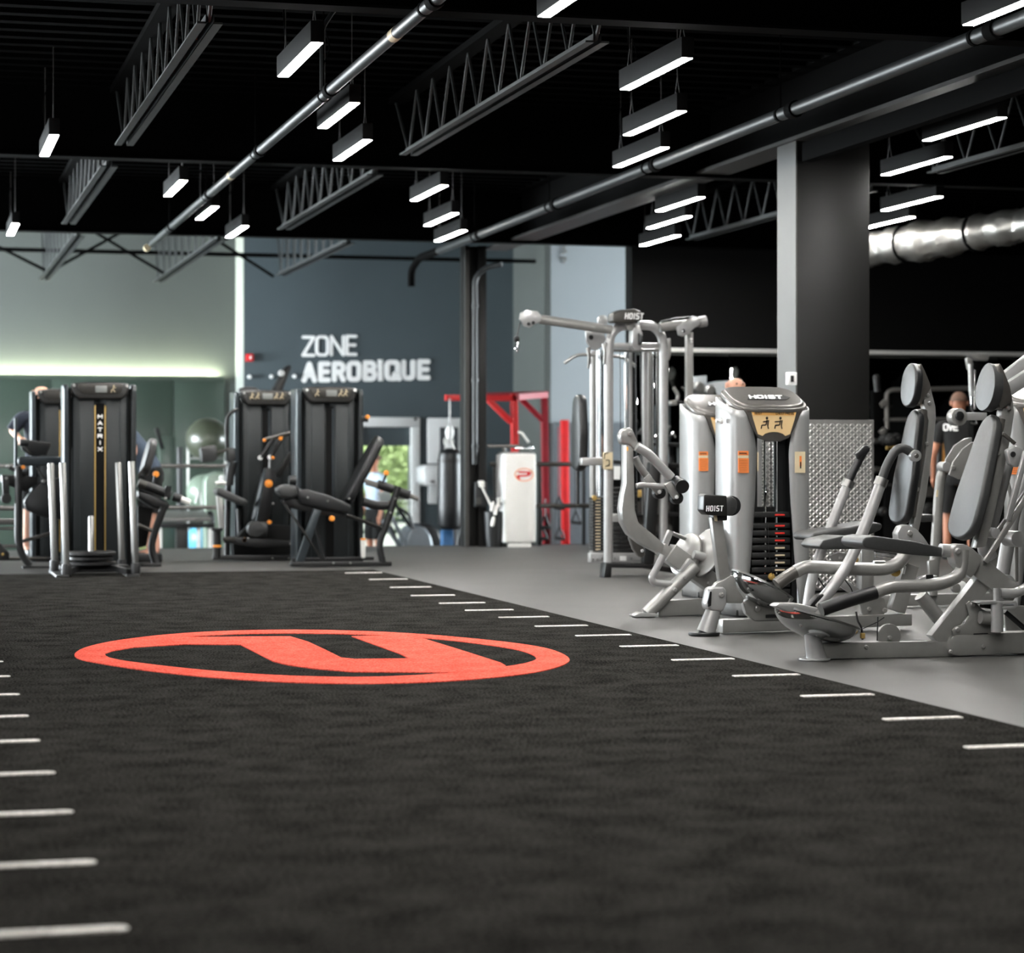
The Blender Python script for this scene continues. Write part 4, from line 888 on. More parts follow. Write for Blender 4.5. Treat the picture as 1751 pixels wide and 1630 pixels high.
# ------------------------------------------------------------------ black strength machines on the left
def dark_tower(label, loc, gold=False, name_on=False, figures=0):
    t = thing('selector_weight_tower', (0, 0, 0), label, 'weight tower', 'black weight stack towers on the left')
    for sg in (-1, 1):
        x0, x1 = (sg*.292, sg*.34)
        pr = [(0, .0), (0, 1.72), (.025, 1.765), (.07, 1.78), (.40, 1.78), (.40, .0)]
        MB().prism([(x0, -.03+a, b_) for a, b_ in pr], (x1-x0, 0, 0)).build('side_fin', 'tower_fin' if sg < 0 else 'tower_dark', t, .012, 3)  # left fin paler and bluer: light from the left put into its colour
        MB().bb(sg*.270, sg*.292, .02, .36, .03, 1.74).build('shadow_gap', 'matte_black', t)
    pl = [(-.27, .03), (-.245, .0), (-.19, -.012), (-.188, -.006), (-.06, -.02), (-.052, -.012)]
    for sg in (-1, 1):
        q = [(sg*a, b_) for a, b_ in pl]+[(sg*.052, .06), (sg*.27, .06)]
        MB().prism([(a, b_, .06) for a, b_ in q], (0, 0, 1.6)).build('front_panel', 'tower_dark', t, .004)
        MB().bb(sg*.189-.002, sg*.189+.002, -.0145, -.008, .1, 1.6).build('panel_crease', 'tower_fin', t)
        if gold: MB().bb(sg*.047-.005, sg*.047+.005, -.022, -.01, .1, 1.58).build('gold_stripe', 'gold', t, .001)
    if not gold: MB().tube([(.03, -.0, .5), (.03, -.0, 1.58)], .009, 8).build('guide_rod', 'tower_fin', t)
    MB().bb(-.052, .052, -.004, .04, .06, 1.6).build('centre_strip', 'matte_black', t)
    MB().bb(-.30, .30, .06, .36, .02, 1.70).build('rear_cover', 'black_plastic', t, .01)
    hd = [(-.275, 1.785), (-.15, 1.80), (.15, 1.80), (.275, 1.785), (.268, 1.73), (.24, 1.67), (.2, 1.635), (-.2, 1.635), (-.24, 1.67), (-.268, 1.73)]
    h_ = MB().prism([V((a, -.055+(1.8-b_)*-.12, b_)) for a, b_ in hd], (0, .16, 0)).build('head_cover', 'badge_dark', t, .02, 3)
    bd = [(-.215, 1.782), (0, 1.788), (.215, 1.782), (.20, 1.72), (.165, 1.685), (-.165, 1.685), (-.20, 1.72)]
    b1 = MB().prism([V((a, -.075, b_)) for a, b_ in bd], (0, .02, 0)).build('badge', 'badge', h_, .006)
    MB().bb(-.12 if figures == 0 else -.05, .06, -.081, -.07, 1.70, 1.765).build('badge_screen', 'screen', h_, .002)
    for i in range(figures or 1):
        c = ((.12,), (.12,), (-.12, .12), (-.14, .1, .15), (-.16, -.1, .1, .16))[figures][i]
        f = MB(); P = lambda a, b_: V((c+a, -.082, 1.72+b_))
        for a, b_ in (((0, .035), (-.005, .01)), ((-.005, .01), (-.02, .002)), ((-.005, .01), (.015, -.015)), ((0, .03), (.02, .025)), ((-.02, .002), (-.022, -.02))): f.bar(P(*a), P(*b_), .007, .002)
        f.lathe(P(.003, .045), UY, [(.007, 0), (.007, .002)], 8).build('badge_figure', 'label_cream', h_)
    for sg in (-1, 1): MB().lathe((sg*.245, -.06, 1.765), (0, -1, .3), [(.014, 0), (.014, .008)], 10).build('cover_bolt', 'chrome_soft', t)
    if name_on:
        for i, ch in enumerate('MATRIX'):
            letter(MB(), ch, V((-.019, -.012, 1.46-i*.062)), UX, UZ, .038, .030, .009, .003).build('name_letter', 'mark_white', t)
    MB().bb(-.33, .33, -.02, .4, 0, .05).build('tower_base', 'black_metal', t, .006)
    t.location = loc; return t
qa = at(171, 780, 21.9); ta = dark_tower('black weight tower with gold stripes and white vertical lettering behind the chrome push sled', (qa.x, 21.9, 0), True, True, 1)
qb = at(110, 780, 24.2); tb = dark_tower('black weight tower with one gold stripe showing, half hidden at far left', (qb.x, 24.2, 0), True, False, 1)
qc = at(455, 780, 24.1); tc_ = dark_tower('black weight tower second from the right on the left side, four pictograms on its badge', (qc.x, 24.1, 0), False, False, 4)
qd = at(564, 780, 22.75); td = dark_tower('black weight tower behind the leg extension seat, nearest the slate lettered wall', (qd.x, 22.75, 0), False, False, 3)

# push sled with four chrome posts
k = K('push_sled', 157, 20.85, 'black push sled with four chrome posts and stacked weight discs', 'push sled')
for (x0, y0, x1, y1, dy) in ((78, 0, 83, 792, .75), (99, 0, 103, 791, 0), (194, 0, 198, 791, .75), (217, 0, 221, 789, 0)):
    a = k.P((x0+6, 960), dy); b_ = k.P((x1+4, y1), dy); bt = V((b_.x-.02 if x0 < 150 else b_.x+.0, b_.y, b_.z))
    base = V((b_.x+.035, b_.y, .1))
    MB().lathe(base, V((b_.x, b_.y, b_.z))-base, [(.028, 0), (.030, .02), (.029, (b_-base).length-.01), (.025, (b_-base).length)], 20).build('chrome_post', 'chrome_soft', k.r)
    MB().lathe((base.x, base.y, .03), UZ, [(.045, 0), (.045, .08), (.04, .1)], 16).build('post_socket', 'black_metal', k.r)
la, lb, lc, ld = k.P((106, 780), 0), k.P((226, 780), 0), k.P((86, 780), .75), k.P((203, 780), .75)
MB().prism([(la.x-.06, k.Y-.1, .0), (la.x+.06, k.Y-.1, .0), (la.x+.04, k.Y+.95, 0), (la.x-.06, k.Y+.95, 0)], (0, 0, .035)).build('skid', 'black_metal', k.r, .01)
MB().prism([(lb.x-.06, k.Y-.1, .0), (lb.x+.06, k.Y-.1, .0), (lb.x+.06, k.Y+.95, 0), (lb.x-.04, k.Y+.95, 0)], (0, 0, .035)).build('skid', 'black_metal', k.r, .01)
MB().bb(la.x, lb.x, k.Y+.3, k.Y+.42, .06, .10).bb(la.x, lb.x, k.Y+.75, k.Y+.83, .06, .10).build('cross_member', 'black_metal', k.r, .006, kind='stuff')
MB().bar((la.x+.03, k.Y, .05), (la.x+.2, k.Y+.3, .09), .05, .05, side=UZ).bar((lb.x-.03, k.Y, .05), (lb.x-.2, k.Y+.3, .09), .05, .05, side=UZ).build('side_brace', 'black_metal', k.r)
pc_ = k.P((156, 780), .35)
MB().lathe((pc_.x, pc_.y, .06), UZ, [(.026, 0), (.026, .48), (.02, .49)], 16).build('disc_peg', 'chrome_soft', k.r)
for i, (rr_, z) in enumerate(((.225, .10), (.2, .145), (.225, .19))):
    d_ = MB().lathe((pc_.x, pc_.y, z), UZ, [(.03, 0), (rr_*.93, 0), (rr_, .008), (rr_, .03), (rr_*.94, .036), (rr_*.8, .030), (.07, .030), (.06, .038), (.03, .038)], 40).build('weight_disc', 'black_metal', None, ang=40)
    tag(d_, ('lowest', 'middle smaller', 'topmost')[i]+' round black weight disc lying on the push sled peg', 'weight plate', 'weight discs on the sled')

# leg extension seat in front of the right dark tower
k = K('leg_extension_seat', 585, 22.3, 'black leg extension seat with reclined backrest and orange knobs', 'gym machine')
k.slab('base_rail', [(498, 961), (670, 961), (670, 968), (498, 969)], .1, 'black_metal', -.05)
k.bar('front_strut', (513, 962), (543, 872), .075, .06, 'tower_fin', -.02)
k.tube('rear_upright', [(655, 964), (647, 930), (660, 900), (681, 832)], .034, 'black_metal', -.02, fil=.15)
k.tube('seat_rail', [(592, 881), (654, 904)], .018, 'black_metal', -.03); k.tube('rail_highlight_edge', [(596, 881), (652, 901)], .007, 'badge', -.052, seg=6)
k.bar('cross_brace', (483, 856), (552, 958), .02, .03, 'badge_dark', -.04)
k.slab('seat_cushion', [(506, 846), (512, 838), (522, 836), (560, 846), (598, 862), (602, 870), (596, 878), (560, 872), (515, 862)], .36, 'pad_black', -.02, bev=.02, seg=3)
k.slab('knee_block', [(478, 843), (483, 834), (497, 828), (510, 831), (514, 842), (508, 850), (490, 852)], .34, 'pad_black', -.02, bev=.015)
k.slab('seat_frame', [(482, 856), (500, 852), (540, 862), (590, 878), (596, 886), (560, 882), (520, 874), (494, 868)], .14, 'black_metal', .05)
k.tube('shin_roller', [(494, 822), (506, 822)], .05, 'black_plastic', .1)
pad('backrest', k.r, k.P((583, 858), .18), k.P((643, 744), .18), [(0, .17), (.5, .19), (1, .15)], .09, 'pad_black', rr=.12)
k.tube('shoulder_roller', [(645, 828), (672, 837)], .045, 'black_plastic', .02); k.tube('shoulder_roller', [(676, 839), (700, 847)], .045, 'black_plastic', .02)
k.tube('roller_axle', [(699, 847), (715, 854)], .022, 'rail_grey', .02)
k.slab('adjust_plate', [(623, 822), (626, 818), (648, 826), (646, 835), (626, 830)], .03, 'rail_grey', -.02)
k.tube('curved_link', [(620, 858), (644, 865), (664, 865)], .045, 'black_metal', .05, fil=.1)
k.tube('release_lever', [(655, 826), (660, 812)], .012, 'black_metal', -.02); k.disc('lever_knob', (661, 809), .026, .03, 'orange', -.03)
k.disc('adjust_knob', (568, 887), .026, .04, 'orange', -.06); k.disc('adjust_knob', (629, 713), .022, .03, 'orange', .3)
k.tube('lower_brace', [(536, 888), (555, 958)], .015, 'black_metal', .1)
for c in ((570, 963), (599, 963), (676, 853), (668, 877), (597, 853), (560, 857), (526, 851), (490, 843)): k.bolt(c, -.055, .012, 'chrome_soft')
k.slab('frame_plate', [(617, 712), (630, 712), (630, 722), (617, 722)], .05, 'black_plastic', .4)
wb = k.slab('white_guard', [(617, 923), (625, 922), (625, 955), (618, 956)], .03, 'off_white', .2, bev=.003); 
k.slab('guard_top', [(617, 921), (625, 920), (625, 924), (617, 924)], .03, 'orange', .195, bev=.002)
k.slab('rear_skid', [(500, 955), (640, 952), (640, 958), (500, 960)], .08, 'black_metal', .2)
k.slab('side_cushion', [(473, 838), (478, 832), (488, 829), (506, 832), (510, 845), (498, 852), (480, 848)], .2, 'pad_grey', -.15, bev=.02, seg=3)

# hip / ab machine in front of the second tower
k = K('abdominal_machine', 440, 23.75, 'black machine with orange disc on its post, left of the leg extension', 'gym machine')
k.bar('main_post', (464, 802), (449, 894), .125, .08, 'black_metal', -.05); k.bar('post_edge', (454, 802), (439, 892), .018, .085, 'tower_fin', -.055)
k.disc('orange_disc', (459.5, 827), .042, .012, 'orange', -.07); k.bolt((459.5, 827), -.075, .012, 'label_amber')
k.disc('round_roller', (438, 905), .085, .16, 'pad_grey', -.1); 
k.tube('round_roller_body', [(438, 905), (455, 905)], .085, 'pad_grey', -.02)
k.disc('adjust_knob', (461, 893), .022, .03, 'orange', -.1); k.disc('adjust_knob', (418, 924), .026, .03, 'orange', -.1)
k.tube('arm_bar', [(451, 753), (505, 738)], .022, 'badge', .1); k.tube('arm_bar', [(467, 752), (446, 783)], .022, 'black_metal', 0); k.tube('arm_bar', [(482, 750), (462, 782)], .022, 'black_metal', .0)
k.disc('white_knob', (445.5, 783), .024, .04, 'white_paint', -.02); k.disc('white_knob', (462, 782), .024, .04, 'white_paint', -.02); k.disc('orange_tip', (467, 783), .016, .04, 'orange', -.04)
k.disc('axle_cap', (480, 750), .02, .03, 'orange', -.03); k.disc('axle_cap', (452, 753), .016, .03, 'orange', .05)
k.tube('lift_rod', [(462, 785), (461, 800)], .012, 'chrome_soft', 0)
pad('backrest', k.r, k.P((430, 890), .15), k.P((447, 808), .15), [(0, .16), (1, .14)], .08, 'pad_black')
k.slab('seat_cushion', [(370, 838), (378, 834), (400, 845), (422, 855), (426, 861), (418, 865), (398, 858), (372, 846)], .3, 'pad_grey', -.05, bev=.02, seg=3)
k.bar('rear_arm', (500, 775), (475, 815), .06, .06, 'badge_dark', .1)
k.tube('grab_loop', [(389, 775), (387, 730), (389, 712), (398, 703), (408, 700)], .02, 'black_metal', .2, fil=.15)
k.slab('head_block', [(343, 768), (346, 764), (370, 761), (372, 785), (366, 790), (346, 791)], .2, 'pad_grey', .1, bev=.015)
k.slab('head_block', [(388, 769), (392, 765), (402, 766), (403, 788), (398, 791), (388, 788)], .2, 'pad_grey', .1, bev=.015)
k.bar('block_bar', (372, 774), (392, 768), .03, .03, 'badge', .1)
k.tube('upright', [(392, 795), (390, 850), (388, 950)], .03, 'black_metal', .25); k.tube('upright', [(409, 870), (412, 950)], .03, 'black_metal', .3)
k.tube('arm_joint', [(400, 790), (394, 808), (392, 830)], .045, 'black_plastic', .15)
k.tube('front_leg', [(371, 955), (371, 908)], .042, 'black_metal', -.1); k.disc('leg_band', (371, 936), .045, .025, 'orange', -.1, ax=(0, 0, 1))
k.disc('leg_top', (371, 908), .06, .03, 'black_plastic', -.1, ax=(0, 0, 1))
k.slab('base_rail', [(364, 950), (508, 950), (508, 958), (364, 958)], .1, 'black_metal', -.12)
k.slab('link_bar', [(380, 920), (400, 918), (500, 926), (506, 934), (440, 936), (384, 928)], .08, 'black_metal', -.1)
k.slab('link_bar', [(381, 919), (402, 918), (402, 925), (381, 925)], .08, 'badge', -.12)
k.slab('weight_block', [(428, 895), (500, 900), (504, 948), (400, 950), (398, 930)], .2, 'matte_black', .1)
for c in ((466, 955), (494, 955), (497, 930), (509, 925), (467, 861), (424, 921)): k.bolt(c, -.13, .012, 'chrome_soft')
k.bar('white_strut', (374, 838), (380, 905), .06, .04, 'off_white', .5); k.bar('white_strut', (399, 850), (402, 930), .03, .04, 'off_white', .6)
k.tube('neck_rest', [(369, 827), (378, 825), (386, 827)], .02, 'off_white', .0)
k.slab('top_pad', [(408, 665), (420, 661), (438, 662), (446, 668), (446, 676), (410, 676)], .15, 'black_plastic', .7, bev=.02)
k.tube('spotter_bar', [(506, 832), (470, 838)], .03, 'badge', .1)

# leg curl pads right of the sled tower
k = K('prone_curl_machine', 262, 22.4, 'black leg curl machine with pads sticking out right of the gold striped tower', 'gym machine')
pad('backrest', k.r, k.P((238, 812), .2), k.P((256, 748), .2), [(0, .17), (1, .17)], .08, 'pad_grey')
k.tube('shin_roller', [(236, 826), (262, 835), (292, 848)], .045, 'black_plastic', 0); k.tube('shin_roller', [(296, 849), (309, 854)], .042, 'black_plastic', 0)
k.tube('roller_axle', [(308, 853), (325, 860)], .03, 'off_white', .0); k.tube('roller_axle', [(236, 826), (250, 831)], .046, 'badge', -.02)
k.tube('roller_flange', [(288, 831), (286, 852)], .03, 'black_metal', -.03)
k.slab('seat_cushion', [(236, 838), (244, 840), (288, 858), (290, 868), (284, 874), (262, 868), (236, 852)], .34, 'pad_black', -.02, bev=.02, seg=3)
k.tube('release_lever', [(263, 826), (265, 814)], .012, 'black_metal', -.03); k.disc('lever_knob', (267, 811), .03, .03, 'orange', -.04)
k.tube('front_upright', [(280, 868), (268, 900), (257, 935), (267, 966)], .036, 'black_metal', -.02, fil=.15)
k.tube('brace', [(236, 898), (262, 908)], .02, 'badge', -.02)
k.slab('base_rail', [(232, 963), (276, 963), (276, 969), (232, 970)], .1, 'black_metal', -.06)
k.slab('side_cover', [(236, 865), (262, 870), (250, 935), (240, 938), (236, 935)], .12, 'matte_black', .05)
k.slab('green_tag', [(238, 937), (250, 934), (251, 938), (239, 941)], .02, 'leaf_light', -.0, bev=0)
k.tube('strut', [(236, 815), (248, 797)], .012, 'badge', -.02)
k.bolt((283, 853), -.06, .016, 'chrome_soft')

# machine with tray at the far left
k = K('console_machine', 62, 22.9, 'black machine with rounded tray and wedge console, left of the sled tower', 'gym machine')
k.slab('tray', [(31, 785), (35, 781), (60, 780), (108, 781), (108, 795), (60, 797), (38, 797), (31, 793)], .4, 'tower_fin', -.1, bev=.02, seg=3)
k.slab('console', [(34, 753), (42, 751), (87, 757), (86, 764), (80, 778), (52, 780), (38, 770)], .12, 'black_plastic', .0, bev=.01)
k.tube('console_roller', [(34, 757), (48, 757)], .035, 'black_plastic', -.05)
k.bar('console_stay', (40, 762), (54, 778), .014, .02, 'badge', -.04)
k.tube('upright', [(32, 797), (31, 925), (38, 950), (51, 968)], .036, 'black_metal', -.05, fil=.25)
k.tube('upright', [(27, 715), (27, 800)], .016, 'tower_fin', .1)
k.tube('upright', [(57, 780), (57, 950)], .022, 'tower_fin', .35)
k.slab('foot_rail', [(38, 968), (108, 968), (108, 975), (38, 976)], .1, 'black_metal', -.1)
k.slab('thigh_pad', [(40, 858), (48, 846), (62, 832), (74, 820), (84, 822), (108, 815), (108, 890), (82, 887), (60, 880), (44, 872)], .14, 'pad_black', -.0, bev=.02)
k.slab('arm_pad', [(2, 812), (30, 812), (66, 816), (62, 828), (44, 842), (30, 836), (2, 826)], .2, 'black_plastic', .1, bev=.015)
k.bar('hook_arm', (9, 815), (11, 850), .065, .06, 'black_plastic', .0); k.disc('hook_roller', (11, 853), .05, .12, 'rubber', -.05); k.bolt((11, 818), -.06, .015, 'chrome_soft')
k.bar('link_bar', (64, 800), (80, 826), .02, .03, 'badge_dark', -.05)
k.bolt((75, 823), -.06, .02, 'chrome_soft')
k.bar('foot_lever', (38, 926), (88, 912), .035, .04, 'badge', -.05)
k.disc('orange_knob', (40, 799), .02, .03, 'orange', -.1)
k.slab('side_wedge', [(-8, 930), (2, 930), (16, 946), (16, 958), (-8, 958)], .2, 'black_metal', .0); k.bolt((5, 948), -.01, .014, 'gold')
k.tube('grip_bar', [(16, 800), (30, 806), (45, 812)], .02, 'black_metal', .0)
k.disc('white_cap', (13, 798), .02, .03, 'chrome_soft', .0)
for yy, r_ in ((870, .02), (892, .03), (904, .015)): k.tube('side_rail', [(-20, yy), (24, yy)], r_, 'rail_grey', .6)
k.tube('side_rail', [(-20, 935), (30, 934)], .018, 'rail_grey', .5); k.tube('side_rail', [(-20, 956), (80, 955)], .02, 'badge', .9)
k.tube('link_rod', [(83, 803), (84, 830)], .014, 'chrome_soft', -.1, seg=8)

# ------------------------------------------------------------------ guard rail along the drop
for nm, x0, x1, lb in (('guard_rail', -30, 398, 'grey two-bar guard rail along the floor edge behind the black machines'), ('guard_rail', 838, 1010, 'grey two-bar guard rail right of the far black column')):
    k = K(nm, (x0+x1)/2, 27.0, lb, 'railing')
    for yy in ((797, 868) if x0 < 0 else (794, 865)): k.tube('bar', [(x0, yy), (x1, yy)], .024 if x0 < 0 else .028, 'rail_grey' if x0 < 0 else 'badge', 0)
    n = 4 if x0 < 0 else 3
    for i in range(n):
        p = k.P((x0+10+(x1-x0-20)*i/(n-1), 868)); MB().bb(p.x-.02, p.x+.02, 27.03, 27.07, 0, 1.0).build('post', 'black_metal', k.r, .003)
# kiosk
k = K('white_kiosk', 895, 26.6, 'tall white kiosk box with red oval emblem beside the far black column', 'kiosk')
a, b_ = k.P((863, 932)), k.P((917, 776))
MB().bb(a.x, b_.x, 26.6, 27.0, .05, b_.z).build('body', 'off_white', k.r, .02, 3)
MB().bb(a.x+.02, b_.x-.02, 26.62, 26.98, b_.z, b_.z+.02).build('top_tray', 'chrome_soft', k.r, .004)
MB().bb(a.x+.06, b_.x-.06, 26.62, 26.98, 0, .05).build('plinth', 'off_white', k.r)
MB().bb(a.x-.003, a.x, 26.61, 26.99, .06, b_.z-.01).build('side_panel', 'white_paint', k.r)
cc = k.P((896, 812), -.003); W_, H_ = .235, .17
kz = lambda x_, y_: (cc.x+(x_-888)*.00155, 26.592, cc.z-(y_-959)*.00155)
flat(MB(), [[(76*math.cos(q), 51*math.sin(q)) for q in [2*math.pi*i_/40 for i_ in range(40)]], [(69*math.cos(q), 45*math.sin(q)) for q in [2*math.pi*i_/40 for i_ in range(40)]]], lambda p: kz(888+p[0], 959+p[1]), (0, -.004, 0)).build('emblem_ring', 'label_orange', k.r)
flat(MB(), [[(842, 932), (920, 932), (940, 938), (943, 950), (934, 964), (915, 972), (850, 975), (858, 1003), (842, 994), (827, 972), (836, 961), (900, 959), (917, 952), (912, 945), (842, 945)]], lambda p: kz(*p), (0, -.005, 0)).build('emblem_letter', 'red_paint', k.r)
k.tube('spout', [(886, 739), (892, 740), (904, 757)], .016, 'off_white', .15, fil=.05); k.tube('spout', [(880, 766), (908, 768)], .012, 'chrome', .15)
MB().sphere(k.P((908, 766), .15), .035, 14, 8).build('spout_knob', 'chrome', k.r)
k.tube('side_handrail', [(833, 763), (888, 763), (895, 768)], .022, 'rail_grey', .3, fil=.05); k.tube('side_handrail', [(862, 764), (862, 778)], .02, 'rail_grey', .3)
# cleaning caddy next to it
k = K('cleaning_caddy', 846, 26.7, 'black cleaning bag with white bottles leaning between column and white kiosk', 'cleaning kit')
a, b_ = k.P((838, 930)), k.P((860, 868))
MB().lathe(((a.x+b_.x)/2, 26.8, 0), UZ, [(.1, 0), (.115, .1), (.13, .42), (.12, .43)], 20).build('bag', 'black_plastic', k.r)
for c in ((842, 866), (848, 872), (843, 892), (853, 858)): MB().lathe(k.P(c, -.1), (.2, 0, 1), [(.02, -.06), (.024, 0), (.02, .04), (.008, .06)], 10).build('bottle', 'off_white', k.r)
k.tube('pole', [(824, 832), (840, 866)], .012, 'off_white', -.1); k.slab('pole_clip', [(818, 822), (828, 822), (829, 833), (820, 833)], .03, 'off_white', -.1)
k.tube('strap', [(836, 850), (846, 858), (858, 862)], .02, 'black_metal', -.05)

# ------------------------------------------------------------------ lower level
k = K('red_rack', 900, 29.6, 'large red steel frame with diagonal braces and an arm reaching left', 'training rack')
def rb_(a, b_, w_, m_, dy=0): return k.bar('beam', a, b_, w_*.0077, .1, m_, dy)
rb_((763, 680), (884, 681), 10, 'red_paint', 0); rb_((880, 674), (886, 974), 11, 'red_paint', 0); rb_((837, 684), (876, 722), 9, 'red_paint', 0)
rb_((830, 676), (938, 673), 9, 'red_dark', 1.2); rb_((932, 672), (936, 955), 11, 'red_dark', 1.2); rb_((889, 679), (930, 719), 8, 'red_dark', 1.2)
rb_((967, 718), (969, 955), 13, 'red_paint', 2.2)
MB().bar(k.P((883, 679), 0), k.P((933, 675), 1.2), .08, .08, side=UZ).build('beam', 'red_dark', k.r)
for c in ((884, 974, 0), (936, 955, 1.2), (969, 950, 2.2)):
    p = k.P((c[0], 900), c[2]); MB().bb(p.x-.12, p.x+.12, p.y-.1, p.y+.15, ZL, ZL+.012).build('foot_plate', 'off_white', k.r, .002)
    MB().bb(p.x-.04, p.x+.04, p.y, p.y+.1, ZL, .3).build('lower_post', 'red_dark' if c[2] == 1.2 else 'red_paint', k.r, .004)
for i, (c, dy) in enumerate((((932, 893), 1.0), ((956, 860), 2.0), ((957, 912), 1.9), ((985, 885), 1.9), ((927, 912), 1.0))):
    t = K('suspension_handle', c[0], 29.6+dy, ('black strap handle hanging on the dark red post, upper one', 'black strap handle hanging left of the right red post, upper one', 'black strap handle hanging left of the right red post, near the floor', 'black strap handle hanging right of the right red post', 'black strap handle on the dark red post, lowest near the floor')[i], 'strap handle', 'strap handles on the red rack')
    x_, y_ = c
    t.tube('strap', [(x_, y_-10), (x_-.5, y_-(130 if i in (1, 3) else 40))], .012, 'crimson' if i == 1 else 'black_metal', 0, seg=6)
    t.tube('triangle', [(x_, y_-11), (x_-8, y_+8), (x_+9, y_+10), (x_, y_-11)], .014, 'black_metal', 0, seg=6, fil=.02); t.tube('grip', [(x_-8, y_+8), (x_+9, y_+10)], .024, 'rubber', 0)
k = K('punch_bag', 770, 29.55, 'tall black punch bag hanging by chains from the red arm', 'punch bag')
c = k.P((769, 840))
MB().lathe((c.x, c.y, k.P((0, 913)).z), UZ, [(.06, 0), (.13, .02), (.158, .07), (.165, .3), (.16, .8), (.15, 1.0), (.135, 1.06), (.05, 1.09)], 28).build('bag', 'pad_black', k.r, ang=60)
MB().lathe((c.x, c.y, k.P((0, 792)).z), UZ, [(.162, 0), (.163, .05)], 28).build('bag_band', 'badge_dark', k.r)
top = k.P((769, 684)); mid = k.P((769, 730))
for i in range(10):
    z = mid.z+(top.z-mid.z)*i/9; a_ = UX if i % 2 else UY
    MB().tube([V((c.x, c.y, z))+a_*.012*math.cos(q)+UZ*.024*math.sin(q) for q in [2*math.pi*j/8 for j in range(9)]], .005, 5, fil=.004).build('chain_link', 'chrome_soft', k.r)
MB().lathe((c.x, c.y, mid.z-.02), UZ, [(.03, -.14), (.055, -.1), (.06, -.03), (.03, .03)], 14).build('swivel_cover', 'white_paint', k.r)
for a_ in range(4): MB().tube([(c.x, c.y, mid.z-.12), (c.x+.13*math.cos(a_*1.57+.5), c.y+.13*math.sin(a_*1.57+.5), k.P((0, 778)).z)], .007, 6).build('hanging_strap', 'off_white', k.r)
MB().bb(c.x-.07, c.x+.08, c.y+.1, c.y+.25, ZL, k.P((0, 914)).z).build('blue_block', 'mat_blue', None, .01)
tag(bpy.data.objects['blue_block'], 'blue foam block standing under the black punch bag', 'foam block')
# posters
def frame(name, px, py, x1, y1, lb, pic=None):
    a, b_ = at(px, y1, YW), at(x1, py, YW); t = thing(name, ((a.x+b_.x)/2, YW-.03, a.z), lb, 'poster')
    MB().bb(a.x, b_.x, YW-.04, YW-.002, a.z, b_.z).build('board', 'white_paint', t, .03, 3)
    if pic:
        c, d = at(pic[0], pic[3], YW-.04), at(pic[2], pic[1], YW-.04)
        p = MB().bb(c.x, d.x, YW-.045, YW-.04, c.z, d.z).build('photo_print', 'photo_grey', t)
        m = at((pic[0]+pic[2])/2, (pic[1]+pic[3])/2, YW-.05); MB().lathe((m.x, YW-.045, m.z-.02), (0, -1, 0), [(.09, 0), (.085, .002)], 16).build('print_figure', 'off_white', t)
        MB().bb(m.x-.06, m.x+.06, YW-.0475, YW-.045, m.z-.2, m.z-.05).build('print_figure', 'mark_white', t)
frame('wall_poster', 730, 715, 794, 793, 'white poster board with dark photo behind the punch bag chain', (752, 731, 783, 775))
frame('wall_board', 731, 800, 750, 862, 'small blank white board on the slate wall left of the punch bag')
k = K('towel_dispenser', 738, 33.9, 'white rounded wall dispenser between the two white boards', 'dispenser')
k.slab('case', [(723, 800), (730, 795), (752, 795), (756, 804), (755, 826), (748, 832), (732, 831), (724, 826)], .5, 'white_paint', 0, bev=.04, seg=3); k.slab('outlet', [(736, 822), (744, 822), (744, 826), (736, 826)], .01, 'rail_grey', -.005)
# fire alarm box
k = K('fire_alarm_box', 427, 34.4, 'small red alarm box on the slate wall left of the lettering', 'alarm box')
k.slab('case', [(421, 605), (434, 605), (434, 618), (421, 618)], .09, 'red_paint', 0, bev=.008); k.slab('lever', [(427, 608), (430, 608), (430, 614), (427, 614)], .02, 'white_paint', -.02)
for i, x_ in enumerate((427, 464.5, 504)):
    k = K('wall_hook', x_, 34.4, ('leftmost', 'middle', 'rightmost')[i]+' of three small round white knobs under the alarm box on the slate wall', 'wall knob', 'white wall knobs'); 
    MB().lathe(k.P((x_, 644.5-.5*i)), (0, -1, 0), [(.022, -.1), (.022, -.03), (.032, -.02), (.028, .0), (.01, .006)], 12).build('knob', 'white_paint', k.r)
# wall lettering
sg = thing('wall_lettering', at(625, 650, YW-.02), 'large white lettering ZONE AEROBIQUE high on the slate wall', 'sign')
def WL(x_, y_): return at(x_, y_, YW-.012)
def wlet(ch, x0, x1, y0, y1, st):       # y0 top, y1 bottom
    o = WL(x0, y1); wv = WL(x1, y1-(x1-x0)*.017)-o; h = (WL(x0, y0)-o).length; ww = wv.length
    letter(MB(), ch, o+UX*st/2+UZ*st/2, UX, UZ, ww-st, h-st, st, .02).build('letter', 'mark_white', sg)
for ch, x0, x1 in (('Z', 516, 539), ('O', 539, 563), ('N', 564, 590), ('E', 591, 611)): wlet(ch, x0, x1, 574-(x0-516)*.02, 610-(x0-516)*.02, .046)
for ch, x0, x1 in (('A', 516, 542), ('E', 544, 565.5), ('R', 567.5, 591.5), ('O', 592.5, 618.5), ('B', 620, 645), ('Q', 657.5, 685), ('U', 686, 710.5), ('E', 713, 736)): wlet(ch, x0, x1, 618.5-(x0-516)*.022, 654.5-(x0-516)*.022, .078)
o = WL(651, 651.5); MB().bb(o.x-.043, o.x+.043, YW-.022, YW-.002, o.z, WL(651, 615).z).build('letter', 'mark_white', sg, .01)
